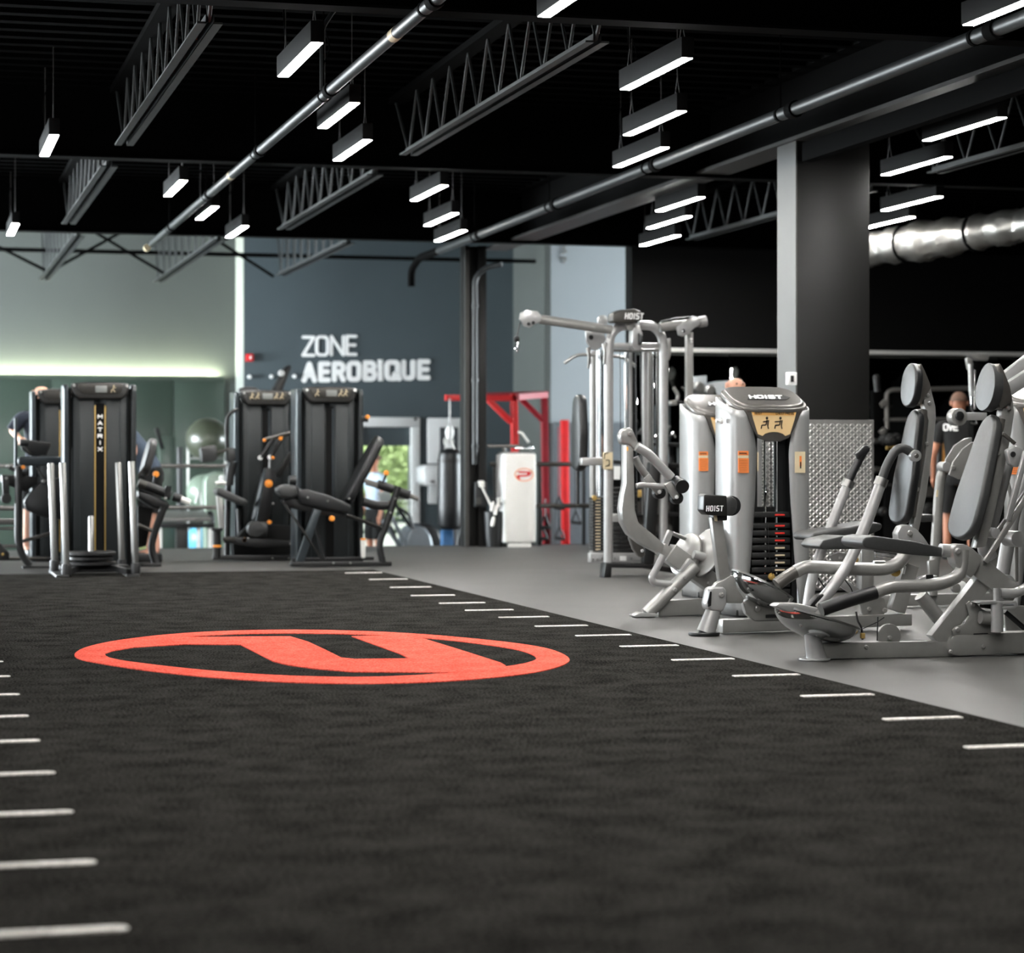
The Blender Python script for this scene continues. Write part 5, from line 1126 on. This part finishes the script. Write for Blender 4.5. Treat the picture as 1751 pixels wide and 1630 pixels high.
# small relief mark high on the pale alcove wall
o = at(963, 432, 32.68); MB().tube([o+V((-.05, 0, .12)), o+V((.05, 0, .12)), o+V((.0, 0, .06)), o+V((.06, 0, .02)), o+V((-.03, 0, -.02))], .012, 6, fil=.02).tube([o+V((-.05, 0, -.08)), o+V((.05, 0, -.08)), o+V((.0, 0, -.16))], .012, 6, fil=.02).build('conduit_clip', 'rail_grey', None)
tag(bpy.data.objects['conduit_clip'], 'small grey bent fittings high on the pale alcove wall', 'fitting')
# low cool panel on the alcove wall
pa = at(885, 722, 32.6)
struct('wall_mirror', MB().bb(9.35, 12.5, 32.64, 32.69, ZL+.1, pa.z), 'treadmill_grey', .004)
# ball rack and balls
k = K('ball_rack', 352, 33.0, 'narrow pale rack holding the exercise balls against the green panels', 'ball rack')
for x_ in (322, 386): k.bar('post', (x_, 742), (x_, 978), .035, .04, 'off_white', .25)
for yy in (784, 868, 938): 
    c = k.P((353, yy), -.0); MB().tube([c+V((.24*math.cos(q), .24*math.sin(q), 0)) for q in [2*math.pi*j/20 for j in range(21)]], .014, 6, fil=.02).build('ring', 'rail_grey', k.r)
for nm, c, r_, m_, lb in (('exercise_ball', (355, 752), .315, 'ball_green', 'large olive green exercise ball on top of the rack'), ('exercise_ball', (350, 842), .265, 'ball_sage', 'pale sage exercise ball below the olive one'), ('exercise_ball', (348, 922), .24, 'ball_blue', 'light blue exercise ball low in the rack')):
    p = at(c[0], c[1], 33.0); o = MB().sphere(p, r_, 36, 22).build(nm, m_, None, ang=80); tag(o, lb, 'exercise ball', 'exercise balls on the rack')
    MB().lathe(p+V((-r_*.42, -r_*.9, -.02)), (-.42, -.9, 0), [(.018, -.02), (.018, .006)], 10).build('plug', 'rail_grey', o)
# step bench
k = K('step_bench', 318, 30.5, 'pale grey bench with black underframe behind the lower guard rail', 'bench')
MB().prism([k.P((275, 893)), k.P((362, 893)), k.P((350, 880), .7), k.P((284, 880), .7)], (0, 0, .06)).build('top', 'rail_grey', k.r, .015)
k.slab('underframe', [(272, 895), (368, 895), (366, 903), (274, 903)], .3, 'black_metal', .05); k.slab('centre_post', [(302, 898), (322, 898), (322, 990), (302, 990)], .2, 'badge_dark', .1)
for x_ in (274, 340, 360): k.bar('leg', (x_, 903), (x_, 992), .05, .05, 'off_white', .1)
k = K('bike_shroud', 366, 31.6, 'pale sage rounded casing of a cardio machine behind the exercise balls', 'cardio machine')
k.slab('casing', [(350, 822), (356, 812), (372, 806), (388, 810), (388, 980), (352, 980), (350, 880)], .35, 'ball_sage', 0, bev=.03, seg=3); k.tube('side_handle', [(335, 860), (341, 838), (345, 870), (352, 885)], .015, 'chrome_soft', -.1); k.disc('white_cap', (381, 818), .05, .03, 'off_white', -.03)
k.tube('front_leg', [(343, 895), (362, 870), (368, 985)], .03, 'black_metal', -.15, fil=.2)
k = K('cable_column', 287, 33.6, 'dark green padded column unit with a black pole, left of the exercise balls', 'gym machine')
k.slab('cabinet', [(273, 746), (300, 746), (302, 975), (273, 975)], .4, 'panel_green', 0, bev=.02); k.tube('pole', [(307, 765), (308, 975)], .045, 'black_plastic', -.1); k.bar('lever', (268, 732), (278, 768), .06, .05, 'black_metal', -.2)
# treadmill near the door
k = K('treadmill', 715, 31.5, 'silver hooded treadmill at the foot of the slate wall beside the door', 'treadmill')
k.slab('hood', [(692, 935), (697, 912), (704, 901), (716, 898), (728, 903), (738, 915), (742, 935), (742, 985), (692, 985)], .6, 'treadmill_grey', 0, bev=.06, seg=4)
k.slab('rear_cover', [(715, 897), (735, 896), (750, 905), (758, 925), (760, 985), (720, 985)], .6, 'black_plastic', .4, bev=.05, seg=3)
k.slab('deck', [(640, 955), (692, 950), (692, 962), (640, 966)], .5, 'black_metal', .05); k.bar('deck_foot', (650, 962), (650, 985), .1, .4, 'black_metal', .1); 
for i, (a, b_) in enumerate((((664, 870), (700, 945)), ((676, 862), (712, 915)), ((655, 890), (690, 945)), ((668, 900), (686, 945)))): k.bar('side_arm', a, b_, .05, .05, 'tower_dark' if i % 2 else 'treadmill_grey', .1*i)
k.tube('handle_arch', [(682, 868), (700, 880), (706, 905)], .02, 'black_metal', 0); k.slab('console_screen', [(648, 842), (668, 838), (670, 856), (650, 860)], .05, 'screen', .3)
# cross trainer arms by the column
k = K('cross_trainer', 785, 30.3, 'dark cross trainer with curved arms left of the far black column', 'cardio machine')
k.tube('swing_arm', [(797, 800), (790, 830), (779, 862), (776, 990)], .03, 'black_metal', 0, fil=.3); k.tube('swing_arm', [(800, 870), (786, 915), (776, 990)], .03, 'black_metal', .1, fil=.2)
k.tube('pale_arm', [(790, 770), (793, 800), (784, 822), (792, 845)], .03, 'off_white', .3, fil=.15); k.bar('red_tag', (776, 890), (777, 902), .03, .03, 'red_flag', -.05); k.slab('flywheel_cover', [(770, 945), (800, 940), (804, 990), (766, 990)], .3, 'black_plastic', .2)
k = K('cross_trainer', 482, 29.5, 'tall slanted black cross trainer console showing above the second dark tower', 'cardio machine')
k.slab('console_mast', [(464, 670), (488, 627), (496, 624), (499, 628), (480, 676), (474, 700)], .12, 'black_plastic', 0, bev=.01); k.bar('mast', (470, 680), (470, 985), .09, .1, 'black_metal', .1)
k.slab('mast_edge', [(470, 672), (490, 632), (493, 634), (474, 676)], .02, 'badge', -.02); k.disc('mast_cap', (481, 638), .04, .02, 'white_paint', -.03); k.slab('flywheel', [(450, 940), (500, 935), (505, 985), (445, 985)], .4, 'black_plastic', .1)

# ------------------------------------------------------------------ background on the right
k = K('attachment_rack', 1120, 21.8, 'black shelf rack of cable attachments behind the cable station', 'rack')
def shelf(y_, h_, x0=1086, x1=1166): k.slab('shelf', [(x0, y_), (x1, y_), (x1, y_+h_), (x0, y_+h_)], .4, 'black_metal', 0, bev=.003)
shelf(757, 6, 1096, 1178); shelf(835, 5); shelf(877, 6); shelf(913, 6); shelf(795, 4, 1060, 1166)
for x0, x1, y0, y1 in ((1086, 1107, 858, 876), (1124, 1146, 858, 876), (1086, 1104, 884, 912), (1122, 1146, 884, 912)):
    k.slab('plate_panel', [(x0, y0), (x1, y0), (x1, y1), (x0, y1)], .02, 'bronze', .1, bev=.002)
for x_ in (1100, 1148, 1164): k.bar('post', (x_, 757), (x_, 972), .05, .05, 'black_metal', .2)
k.slab('back_panel', [(1044, 800), (1166, 800), (1166, 948), (1044, 948)], .02, 'matte_black', .42, bev=0)
k.slab('white_upright', [(1131, 800), (1137, 764), (1141, 800)], .02, 'off_white', -.02); k.slab('stop_disc', [(1089, 838), (1098, 838), (1099, 850), (1089, 851)], .03, 'gold', -.04, bev=.01)
k.slab('white_card', [(1099, 840), (1107, 840), (1107, 858), (1099, 858)], .01, 'white_paint', -.02, bev=0); k.slab('white_card', [(1050, 797), (1062, 797), (1060, 820), (1050, 820)], .01, 'white_paint', -.02, bev=0)
for i, (pts, r_) in enumerate((([(1093, 737), (1104, 744), (1116, 746)], .022), ([(1137, 752), (1141, 738), (1145, 728)], .018), ([(1106, 750), (1112, 742), (1122, 748), (1134, 748)], .014), ([(1146, 748), (1151, 736), (1156, 748)], .014), ([(1120, 752), (1128, 744), (1140, 752)], .016))):
    t = K('steel_grip_bar', pts[0][0], 21.75, ('long chrome bar with black grip at the left end of the top shelf', 'chrome rope handle standing upright on the top shelf', 'bent chrome bar lying in the middle of the top shelf', 'small chrome stirrup at the right end of the top shelf', 'short chrome curl bar right of centre on the top shelf')[i], 'cable handle', 'chrome handles on the attachment rack')
    t.tube('bar', pts, r_, 'chrome', 0, fil=.05, seg=8); t.tube('end_grip', [pts[0], ((pts[0][0]*.8+pts[1][0]*.2), (pts[0][1]*.8+pts[1][1]*.2))], r_*1.6, 'rubber', 0, seg=8)
def dumbbell(c, Y, r_, lb, dx=.06, m_='rubber', grp='dumbbells on the dark racks'):
    p = at(c[0], c[1], Y); t = thing('dumbbell', p, lb, 'dumbbell', grp)
    for s_ in (0, 1): MB().lathe(p+UY*s_*(dx*3), UY, [(r_*.7, 0), (r_, .015), (r_, dx), (r_*.7, dx+.015)], 20).build('head', m_, t, ang=40)
    MB().lathe(p, UY, [(.016, 0), (.016, dx*4)], 10).build('grip', 'chrome', t); MB().lathe(p-UY*.004, UY, [(r_*.35, 0), (r_*.35, .01)], 12).build('end_cap', 'chrome_soft', t)
for i, (x_, y_) in enumerate(((1105, 904), (1124, 904), (1143, 904), (1137, 868))):
    dumbbell((x_, y_), 21.86, .048, ('chrome capped dumbbell on the low shelf, left', 'chrome capped dumbbell on the low shelf, middle', 'chrome capped dumbbell on the low shelf, right', 'chrome capped dumbbell on the middle shelf under the black rollers')[i], .06, 'chrome_soft', 'dumbbells on the attachment rack')
# squat rack and dumbbell rack in the right bay
k = K('squat_rack', 1560, 24.2, 'dark squat rack with two pale horizontal bars behind the right hand seats', 'training rack')
for dy in (0, .9):
    k.tube('safety_bar', [(1517, 735), (1516, 672), (1524, 667), (1700, 663)], .028, 'rail_grey', dy, fil=.08); k.tube('safety_bar', [(1512, 718), (1680, 716)], .022, 'rail_grey', dy)
    k.bar('upright', (1502, 668), (1502, 975), .12, .1, 'steel_black', dy); MB().sphere(k.P((1499, 646), dy), .045, 12, 8).build('post_cap', 'rubber', k.r); k.tube('post_neck', [(1499, 648), (1501, 670)], .04, 'black_metal', dy)
k.slab('hook', [(1506, 690), (1514, 682), (1517, 690), (1510, 698)], .05, 'rail_grey', -.05); k.slab('hook', [(1504, 738), (1512, 730), (1518, 738), (1510, 745)], .05, 'rail_grey', -.05)
k.bar('upright', (1745, 610), (1745, 980), .1, .1, 'steel_black', .4)
k.tube('brass_bar', [(1516, 766), (1622, 766)], .022, 'gold', .2); k.tube('barbell_bar', [(1594, 776), (1625, 776)], .018, 'chrome', .3)
k.slab('black_board', [(1493, 740), (1512, 740), (1512, 960), (1493, 960)], .1, 'matte_black', .1); k.bar('orange_strip', (1503, 775), (1504, 808), .03, .03, 'orange', .05)
k.slab('lower_frame', [(1512, 828), (1640, 828), (1640, 832), (1512, 832)], .1, 'black_metal', .1); k.slab('back_board', [(1512, 790), (1640, 790), (1640, 985), (1512, 985)], .05, 'matte_black', .6, bev=0)
k.slab('front_shelf', [(1580, 812), (1640, 812), (1640, 816), (1580, 816)], .3, 'rail_grey', -.1, bev=.002); k.slab('shelf_face', [(1583, 832), (1625, 832), (1625, 850), (1583, 850)], .02, 'bronze', -.1, bev=.002)
k.slab('shelf_tag', [(1604, 810), (1608, 810), (1613, 820), (1610, 821)], .01, 'mark_red', -.15, bev=0); k.slab('shelf_tag', [(1588, 870), (1592, 868), (1597, 880), (1593, 881)], .01, 'mark_red', -.15, bev=0)
k.tube('chrome_peg', [(1493, 754), (1502, 755)], .03, 'chrome_soft', -.1); k.tube('chrome_peg', [(1493, 803), (1506, 804)], .035, 'chrome_soft', -.1)
for i, (c, r_, lb) in enumerate((((1526, 752), .065, 'round black dumbbell behind the left backrest, top row'), ((1535, 748), .05, 'smaller dumbbell just right of the top row one'), ((1593, 805), .10, 'big black dumbbell with chrome hub between the two backrests'), ((1603, 812), .07, 'black dumbbell overlapping the big one to its right'), ((1592, 872), .08, 'black dumbbell low between the two backrests'), ((1512, 875), .05, 'small dumbbell low beside the diamond plate'))):
    dumbbell(c, 23.9, r_, lb)
k = K('bumper_pads', 1606, 22.9, 'upright orange and black padded boards beside the man in black', 'padded board')
k.slab('black_pad', [(1603, 742), (1606, 736), (1611, 735), (1613, 740), (1611, 815), (1603, 815)], .3, 'pad_grey', 0, bev=.02, seg=3); k.slab('orange_pad', [(1612, 748), (1617, 742), (1620, 752), (1619, 800), (1612, 830), (1609, 828)], .2, 'label_amber', .02, bev=.008); k.bar('stand', (1608, 812), (1608, 970), .05, .1, 'black_metal', .05)
# chrome cable machine parts behind the right headrest
k = K('cable_pulley_column', 1660, 20.2, 'chrome pulley rod hanging behind the right headrest', 'cable machine')
k.slab('pulley_plate', [(1652, 613), (1656, 611), (1663, 615), (1665, 624), (1661, 633), (1655, 632)], .03, 'silver', 0); k.tube('rod', [(1659, 622), (1660, 650), (1661, 678)], .022, 'silver_light', -.05); k.slab('top_arm', [(1655, 606), (1692, 606), (1690, 617), (1672, 616)], .1, 'silver', .1)
k.bar('side_column', (1672, 620), (1672, 985), .09, .1, 'steel_black', .3)
ch = MB()
for i in range(22): ch.sphere(k.P((1667, 635+i*3), .1), .012, 6, 4)
ch.build('bead_chain', 'chrome_soft', k.r, kind='stuff'); k.tube('stirrup', [(1659, 722), (1672, 726), (1662, 700), (1661, 678)], .012, 'chrome', -.05, fil=.05)
# pale box and round weights: mirror reflections built as solid forms
k = K('pale_cabinet', 1205, 24.6, 'pale panelled cabinet seen above the rear silver tower', 'cabinet')
k.slab('left_door', [(1186, 644), (1209, 642), (1209, 985), (1186, 985)], .3, 'wall_pale', 0); k.slab('right_door', [(1209.5, 655), (1240, 651), (1262, 650), (1262, 985), (1209.5, 985)], .3, 'wall_pale', .05)
for i, c in enumerate(((1197, 662), (1216, 668))): 
    dumbbell(c, 23.2, .06, ('polished round weight left of centre above the rear silver tower', 'polished round weight right of centre above the rear silver tower')[i], .05, 'chrome_soft', 'polished weights above the rear tower')
k = K('weight_tree', 1215, 23.3, 'black weight stand carrying polished weights above the rear silver tower', 'weight stand')
k.slab('shelf', [(1188, 672), (1226, 672), (1226, 677), (1188, 677)], .3, 'black_metal', -.05); k.bar('post', (1204, 674), (1204, 985), .08, .08, 'black_metal', .05)
k.tube('crank', [(1152, 663), (1160, 676), (1158, 684)], .02, 'rail_grey', 0); k.slab('crank_block', [(1147, 686), (1158, 684), (1158, 693), (1147, 693)], .1, 'rail_grey', 0); k.tube('crank', [(1166, 662), (1172, 668)], .015, 'badge', 0); k.bar('crank_bar', (1147, 689), (1210, 689), .04, .05, 'black_metal', .06)

# ------------------------------------------------------------------ people
def skin_mesh(name, J, edges, m, parent, root, sub=2):
    names = list(J); o_ = org(parent)
    me = bpy.data.meshes.new(name); me.from_pydata([J[n][0]-o_ for n in names], [(names.index(a), names.index(b_)) for a, b_ in edges], [])
    o = bpy.data.objects.new(name, me); COL.objects.link(o); o.parent = parent; ORG[o.name] = o_
    o.modifiers.new('skin', 'SKIN'); me.skin_vertices.new() if not me.skin_vertices else None
    for i, n in enumerate(names):
        r_ = J[n][1]; me.skin_vertices[0].data[i].radius = (r_, r_) if not isinstance(r_, tuple) else r_
        me.skin_vertices[0].data[i].use_root = (n == root)
    sb = o.modifiers.new('sub', 'SUBSURF'); sb.levels = sb.render_levels = sub
    me.materials.append(M[m])
    for s_ in o.modifiers: 
        if s_.type == 'SKIN': s_.use_smooth_shade = True
    return o
def person(label, foot, H, face, skin, shirt, pants, hair=None, lean=(0, 0, 0), headv=(0, 0, 0), arms=None, long_sleeve=False, bald=False, text=None):
    """foot: ground point, face: heading in degrees (0 looks along -Y); joints in body heights"""
    t = thing('person', foot, label, 'person'); s = H/1.78; R_ = Matrix.Rotation(math.radians(face), 3, 'Z'); L = V(lean)
    def w(x_, y_, z_, k_=0.0): return V(foot)+R_ @ (V((x_, y_, z_))*s+L*k_)
    # local: x to his left, -y forward
    B = {'pelvis': (w(0, 0, .95), .135*s), 'belly': (w(0, 0, 1.12, .3), .13*s), 'chest': (w(0, 0, 1.32, .75), .15*s), 'neckb': (w(0, .01, 1.48, 1), .075*s),
         'neck': (w(0, -.01, 1.55, 1.1), .055*s), 'jaw': (w(headv[0], -.03+headv[1], 1.62+headv[2], 1.15), .072*s), 'skull': (w(headv[0], -.01+headv[1], 1.70+headv[2], 1.15), .088*s), 'crown': (w(headv[0], 0+headv[1], 1.75+headv[2], 1.15), .055*s)}
    E = [('pelvis', 'belly'), ('belly', 'chest'), ('chest', 'neckb'), ('neckb', 'neck'), ('neck', 'jaw'), ('jaw', 'skull'), ('skull', 'crown')]
    arms = arms or {}
    for sd, g in (('l', 1), ('r', -1)):
        el, wr = arms.get(sd, ((g*.27, .02, 1.14), (g*.28, -.08, .90)))
        sh = w(g*.18, 0, 1.43, .95); e_, h_ = w(*el, .7), w(*wr, .7); hd_ = (h_-e_).normalized()
        B['sh'+sd] = (sh, .062*s); B['el'+sd] = (e_, .042*s); B['wr'+sd] = (h_, .028*s); B['palm'+sd] = (h_+hd_*.07*s, .036*s)
        E += [('chest', 'sh'+sd), ('sh'+sd, 'el'+sd), ('el'+sd, 'wr'+sd), ('wr'+sd, 'palm'+sd)]
        sx = hd_.orthogonal().normalized(); up = hd_.cross(sx)
        for i in range(4):
            a = h_+hd_*.10*s+sx*(i-1.5)*.02*s; b2 = a+hd_*(.045, .055, .05, .04)[i]*s-up*.02*s
            B['f%d%s' % (i, sd)] = (a, .0095*s); B['t%d%s' % (i, sd)] = (b2, .008*s); E += [('palm'+sd, 'f%d%s' % (i, sd)), ('f%d%s' % (i, sd), 't%d%s' % (i, sd))]
        a = h_+hd_*.055*s+sx*.045*s; B['th'+sd] = (a, .011*s); B['tt'+sd] = (a+hd_*.035*s-up*.01*s, .009*s); E += [('palm'+sd, 'th'+sd), ('th'+sd, 'tt'+sd)]
        B['hp'+sd] = (w(g*.1, 0, .88), .095*s); B['kn'+sd] = (w(g*.12, -.02, .5), .062*s); B['an'+sd] = (w(g*.13, .03, .1), .042*s); B['to'+sd] = (w(g*.14, -.14, .04), .035*s)
        E += [('pelvis', 'hp'+sd), ('hp'+sd, 'kn'+sd), ('kn'+sd, 'an'+sd), ('an'+sd, 'to'+sd)]
    for n in ('pelvis', 'belly', 'chest'): B[n] = (B[n][0], B[n][1]*.62)
    body = skin_mesh('body', B, E, skin, t, 'pelvis')
    ru, fu = R_ @ V((1, 0, 0)), R_ @ V((0, -1, 0))
    def ring(c_, rx, ry, ax): 
        v_ = ru.cross(ax).normalized(); v_ = v_ if v_.dot(fu) > 0 else -v_
        return [c_+ru*math.copysign(abs(math.cos(q))**.85, math.cos(q))*rx*s+v_*math.sin(q)*ry*s for q in [2*math.pi*j_/20 for j_ in range(20)]]
    spine = [(w(0, 0, .88), .165, .125), (w(0, 0, 1.0, .1), .16, .12), (w(0, 0, 1.12, .3), .15, .112), (w(0, 0, 1.25, .6), .168, .12), (w(0, 0, 1.36, .85), .185, .12), (w(0, 0, 1.435, .95), .185, .095), (w(0, 0, 1.48, 1.0), .13, .075), (w(0, -.005, 1.515, 1.05), .072, .066)]
    sm = MB().loft([ring(c_, rx, ry, ((spine[min(i_+1, 7)][0]-spine[max(i_-1, 0)][0]).normalized())) for i_, (c_, rx, ry) in enumerate(spine)])
    for sd, g in (('l', 1), ('r', -1)):
        k_ = 1.0 if long_sleeve else .6; a_ = B['sh'+sd][0]; b2 = a_.lerp(B['el'+sd][0], k_)
        sm.tube([a_-ru*g*.07*s+UZ*.0, a_+ru*g*.01*s, b2], [.07*s, .075*s, .06*s], 16, fil=.06)
    sm.build('shirt', shirt, t, ang=60)
    tm = MB().loft([ring(c_, rx, ry, UZ) for c_, rx, ry in ((w(0, 0, 1.0, .08), .155, .115), (w(0, 0, .92), .172, .13), (w(0, 0, .84), .175, .128), (w(0, 0, .80), .16, .11))])
    for sd, g in (('l', 1), ('r', -1)):
        tm.tube([B['hp'+sd][0]+UZ*.02, B['hp'+sd][0].lerp(B['kn'+sd][0], .5), B['kn'+sd][0]], [.098*s, .095*s, .085*s], 16)
        MB().prism([w(g*.13+a, b_, 0) for a, b_ in ((-.045, .08), (.045, .08), (.05, -.08), (.035, -.19), (-.035, -.19), (-.05, -.08))], (0, 0, .09*s)).build('shoe', 'black_plastic', t, .02, 3)
    tm.build('shorts', pants, t, ang=60)
    hc = B['skull'][0]; f = R_ @ V((0, -1, 0)); rgt = R_ @ V((1, 0, 0))
    fc = MB()
    for g in (-1, 1): fc.sphere(hc+f*.083*s+rgt*g*.032*s-UZ*.0*s, .009*s, 8, 6)
    fc.build('eyes', 'hair_short', t)
    MB().prism([hc+f*.08*s+UZ*.0, hc+f*.085*s-rgt*.015*s-UZ*.045*s, hc+f*.085*s+rgt*.015*s-UZ*.045*s], f*.022*s).build('nose', skin, t, .004)
    MB().bar(hc+f*.08*s-rgt*.025*s-UZ*.072*s, hc+f*.08*s+rgt*.025*s-UZ*.072*s, .01*s, .01*s).build('mouth', 'crimson', t)
    for g in (-1, 1): MB().sphere(hc+rgt*g*.088*s-UZ*.015*s, .03*s, 10, 8, (.4, .7, 1)).build('ear', skin, t)
    if hair:
        hm = MB(); n = 14; rings = []
        for i in range(7):
            a = math.pi/2*i/6; rings.append([hc-f*.012*s+UZ*(.006+.105*math.sin(a))*s+(rgt*math.cos(q)*.093+(-f)*math.sin(q)*.102)*math.cos(a)*s for q in [2*math.pi*j/n for j in range(n)]])
        hm.loft(rings).build('hair', hair, t)
    if text:
        bc = w(0, .165, 1.37, .8); r2 = -rgt
        word(text, bc-r2*(-.14)*s if False else bc+rgt*.15*s+UZ*.02, r2, UZ, .04*s, .012*s, .065*s, .015*s, .004).build('shirt_print', 'mark_white', t)
    return t
p = at(69, 780, 25.1); person('bald man in dark navy top standing at the far left behind the black tower', (p.x, 25.1, 0), 1.88, 8, 'skin', 'navy_cloth', 'black_cloth', None, arms={'r': ((-.30, .0, 1.30), (-.25, -.18, 1.22)), 'l': ((.26, -.05, 1.2), (.12, -.25, 1.25))}, long_sleeve=True, lean=(0, -.05, 0))
p = at(258, 780, 24.0); person('man in slate blue top bending forward behind the gold striped tower', (p.x, 24.0, 0), 1.80, -82, 'skin', 'slate_cloth', 'black_cloth', 'hair_short', lean=(0, -.30, -.10), headv=(0, -.12, -.08), arms={'l': ((.25, -.02, 1.16), (.2, -.26, 1.22)), 'r': ((-.25, -.05, 1.2), (-.2, -.26, 1.2))})
p = at(641, 780, 32.7); person('man in light blue t-shirt and dark shorts standing in front of the glass door', (p.x, 32.7, ZL), 1.72, -70, 'skin_dark', 'sky_cloth', 'black_cloth', 'hair_short', arms={'l': ((.23, .02, 1.14), (.23, -.05, .88)), 'r': ((-.23, .02, 1.14), (-.23, -.08, .9))})
p = at(1256, 780, 19.3); person('balding man whose head shows just above the near silver tower', (p.x, 19.3, 0), 1.83, 10, 'skin', 'black_cloth', 'black_cloth', 'none' if False else None, arms={'l': ((.30, -.05, 1.2), (.24, -.2, 1.32))})
p = at(1640, 780, 22.3); person('man in black t-shirt with white back print and shaved head, seen from behind', (p.x, 22.3, 0), 1.76, 150, 'skin_dark', 'black_cloth', 'black_cloth', 'hair_short', arms={'r': ((-.26, -.1, 1.2), (-.2, -.3, 1.15))}, text='OVE')
